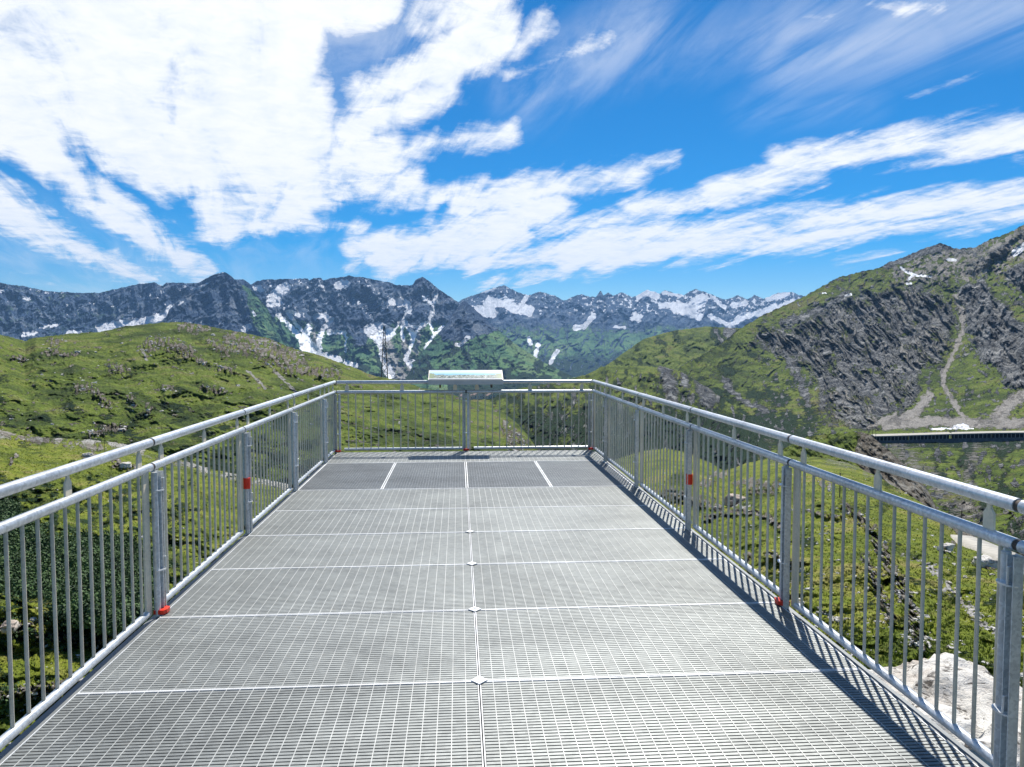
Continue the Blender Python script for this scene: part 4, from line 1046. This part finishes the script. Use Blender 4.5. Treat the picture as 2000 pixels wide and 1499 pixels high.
0 and ribbon('road', 'gallery_slope', [(1500, 866), (1560, 862), (1620, 861), (1712, 862)], 5, M_gravel, 1.5)

# ------------------------------------------------------------------ scattered rocks, turf tussocks, thicket
def soup(name, V, Fq, mat, label, cat, smooth=False):
    me = bpy.data.meshes.new(name); me.vertices.add(len(V)); me.vertices.foreach_set('co', V.astype(np.float32).reshape(-1))
    n, k = Fq.shape; me.loops.add(n * k); me.loops.foreach_set('vertex_index', Fq.astype(np.int32).reshape(-1))
    me.polygons.add(n); me.polygons.foreach_set('loop_start', (np.arange(n) * k).astype(np.int32)); me.polygons.foreach_set('loop_total', np.full(n, k, np.int32))
    me.polygons.foreach_set('use_smooth', np.full(n, smooth)); me.update(); me.materials.append(mat)
    o = bpy.data.objects.new(name, me); S.collection.objects.link(o); tag(o, label, cat, kind='stuff'); return o
def picks(key, n, mask, ymin=-1e9):
    xs, Y, P = LAYERS[key]; X = np.repeat(xs[None], Y.shape[0], 0)
    wgt = mask(X, Y).reshape(-1); wgt = wgt / wgt.sum()
    i = rng.choice(len(wgt), n, p=wgt); Pf = P.reshape(-1, 3)
    return Pf[i] + rng.normal(0, .05, (n, 3)) * np.array([1, 1, 0]), X.reshape(-1)[i], Y.reshape(-1)[i]
def ico():
    import bmesh
    bm = bmesh.new(); bmesh.ops.create_icosphere(bm, subdivisions=2, radius=1); bm.verts.ensure_lookup_table()
    v = np.array([q.co[:] for q in bm.verts]); f = np.array([[q.index for q in p.verts] for p in bm.faces]); bm.free(); return v, f
iv, if_ = ico()
def scatter_rocks(key, n, mask, size, mat, label):
    c, X, Y = picks(key, n, mask); D = np.hypot(c[:, 0], c[:, 1])
    r = size * np.clip(rng.lognormal(0, .55, n), .3, 3.2) * (1 + D / 160)
    V = iv[None] * (1 + .28 * rng.normal(0, 1, (n, len(iv), 1))) * rng.uniform(.55, 1.25, (n, 1, 3)) * np.array([1, 1, .65])
    V = V * r[:, None, None] + c[:, None]
    F = if_[None] + (np.arange(n) * len(iv))[:, None, None]
    return soup('scattered_rocks', V.reshape(-1, 3), F.reshape(-1, 3), mat, label, 'rocks')
rm = lambda X, Y: (strokes(X, Y, NR_rock + NR_pale, 14, .05, .9) * 1.6 + sst(fbm(X * .02, Y * .03, 4, 171), .02, .3) * .9 + .05) * (Y < 1560) * ((X < 620) | (X > 1150)) * (X > -100) * (X < 2100) * np.where(X < 600, 1, 1.6)
scatter_rocks('near', 3000, rm, .038, M_boul, 'small pale rocks strewn over the turf below the deck')
rm9 = lambda X, Y: strokes(X, Y, L9_rock, 18, .05, .9) + .04
scatter_rocks('hill', 800, rm9, .10, M_boul, 'grey rocks strewn over the meadow hill')

leafm, t, b = new_mat('thicket_leaf')
co = t.n.new('ShaderNodeTexCoord').outputs['Object']; n1 = t.noise(co, .8, 4, .6); n2 = t.noise(co, 9, 3, .6)
t._in(b.inputs['Base Color'], t.mix(t.map(t.math('ADD', t.math('MULTIPLY', n1, .5), t.math('MULTIPLY', n2, .5)), .42, .58), (.016, .04, .014), (.09, .16, .045)))
b.inputs['Roughness'].default_value = .7; b.inputs['Specular IOR Level'].default_value = .25
def thicket(key, n, mask, rad, leaf, nl, label):
    c, X, Y = picks(key, n, mask)
    r = rad * rng.uniform(.6, 1.35, n)
    d = rng.normal(0, 1, (n, nl, 3)); d /= np.linalg.norm(d, axis=-1, keepdims=True); d[..., 2] = np.abs(d[..., 2])
    rr = rng.uniform(.55, 1.05, (n, nl, 1)) * (1 + .25 * rng.normal(0, 1, (n, nl, 1)))
    p = c[:, None] + d * rr * r[:, None, None] * np.array([1, 1, .85])
    a = rng.normal(0, 1, (n, nl, 3)); a /= np.linalg.norm(a, axis=-1, keepdims=True)
    nn = d + .6 * rng.normal(0, 1, (n, nl, 3)); u = np.cross(nn, a); u /= np.linalg.norm(u, axis=-1, keepdims=True) + 1e-6
    v = np.cross(nn, u); v /= np.linalg.norm(v, axis=-1, keepdims=True) + 1e-6
    s = leaf * rng.uniform(.6, 1.5, (n, nl, 1))
    V = np.stack([p - u * s, p - v * s * .7, p + u * s, p + v * s * .7], 2).reshape(-1, 3)
    F = np.arange(len(V)).reshape(-1, 4)
    return soup('thicket', V, F, leafm, label, 'shrubs')
th = lambda X, Y: strokes(X, Y, [(46, [(-260, 1080), (0, 1090), (120, 1110), (250, 1120)]), (26, [(-200, 1010), (0, 1015), (60, 1060)]), (26, [(255, 1140), (290, 1180)]), (16, [(140, 1200), (250, 1215)])], 30, .02, .6)
thicket('near', 2300, th, .75, .085, 170, 'dense dark green dwarf thicket on the slope left of the deck')
th2 = lambda X, Y: ((fbm(X * .03, Y * .05, 4, 181) > .1) * (X < 640) * (Y > 900) * (Y < 1480) * 1.0)
thicket('near', 900, th2, .35, .07, 60, 'low scattered green bushes in the turf left of the deck')

grassm, t, b = new_mat('turf_blade')
co = t.n.new('ShaderNodeTexCoord').outputs['Object']; n1 = t.noise(co, .35, 4, .6); n2 = t.noise(co, 3, 4, .6)
t._in(b.inputs['Base Color'], t.ramp(t.math('ADD', t.math('MULTIPLY', n1, .55), t.math('MULTIPLY', n2, .45)), [(.36, (.06, .09, .012)), (.47, (.12, .165, .017)), (.56, (.18, .22, .022)), (.66, (.28, .25, .08))]))
b.inputs['Roughness'].default_value = .8; b.inputs['Specular IOR Level'].default_value = .2
gm = lambda X, Y: ((X < 640) | (X > 1190)) * (X > -60) * (X < 2060) * (Y < 1600) * np.where((X > 600) & (Y < 930), .25, 1.0) * (1 - np.clip(strokes(X, Y, NR_rock + NR_pale, 14, .05, .9), 0, 1))
n = 90000; c, X, Y = picks('near', n, gm); D = np.hypot(c[:, 0], c[:, 1])
hgt = rng.uniform(.018, .05, n) * (1 + D / 55); nb = 5
a = rng.uniform(0, 2 * np.pi, (n, nb)); dirv = np.stack([np.cos(a), np.sin(a), 0 * a], -1); per = np.stack([-np.sin(a), np.cos(a), 0 * a], -1)
h_ = hgt[:, None, None]; base = c[:, None] + dirv * h_ * .3; tip = c[:, None] + dirv * h_ * rng.uniform(.5, 1.3, (n, nb, 1)) + np.array([0, 0, 1]) * h_ * rng.uniform(.7, 1.2, (n, nb, 1))
V = np.stack([base - per * h_ * .22 - np.array([0, 0, .04]), base + per * h_ * .22 - np.array([0, 0, .04]), tip], 2).reshape(-1, 3)
soup('grass', V, np.arange(len(V)).reshape(-1, 3), grassm, 'short alpine grass tussocks on the slopes beside the deck', 'grass')

# ------------------------------------------------------------------ air between here and the far ranges
HAZE_ON = True
if HAZE_ON:
    g = MB(); g.box((-16000, -16000, -901), (16000, 16000, 1500))
    hm = bpy.data.materials.new('haze'); hm.use_nodes = True; hm.node_tree.nodes.clear()
    pv = hm.node_tree.nodes.new('ShaderNodeVolumePrincipled'); ou = hm.node_tree.nodes.new('ShaderNodeOutputMaterial')
    pv.inputs['Color'].default_value = (.30, .58, 1.0, 1); pv.inputs['Density'].default_value = 3.3e-5; pv.inputs['Anisotropy'].default_value = .2
    hm.node_tree.links.new(pv.outputs[0], ou.inputs['Volume'])
    ho = g.build('haze', hm); tag(ho, 'thin blue air haze filling the valleys', 'haze', kind='stuff')
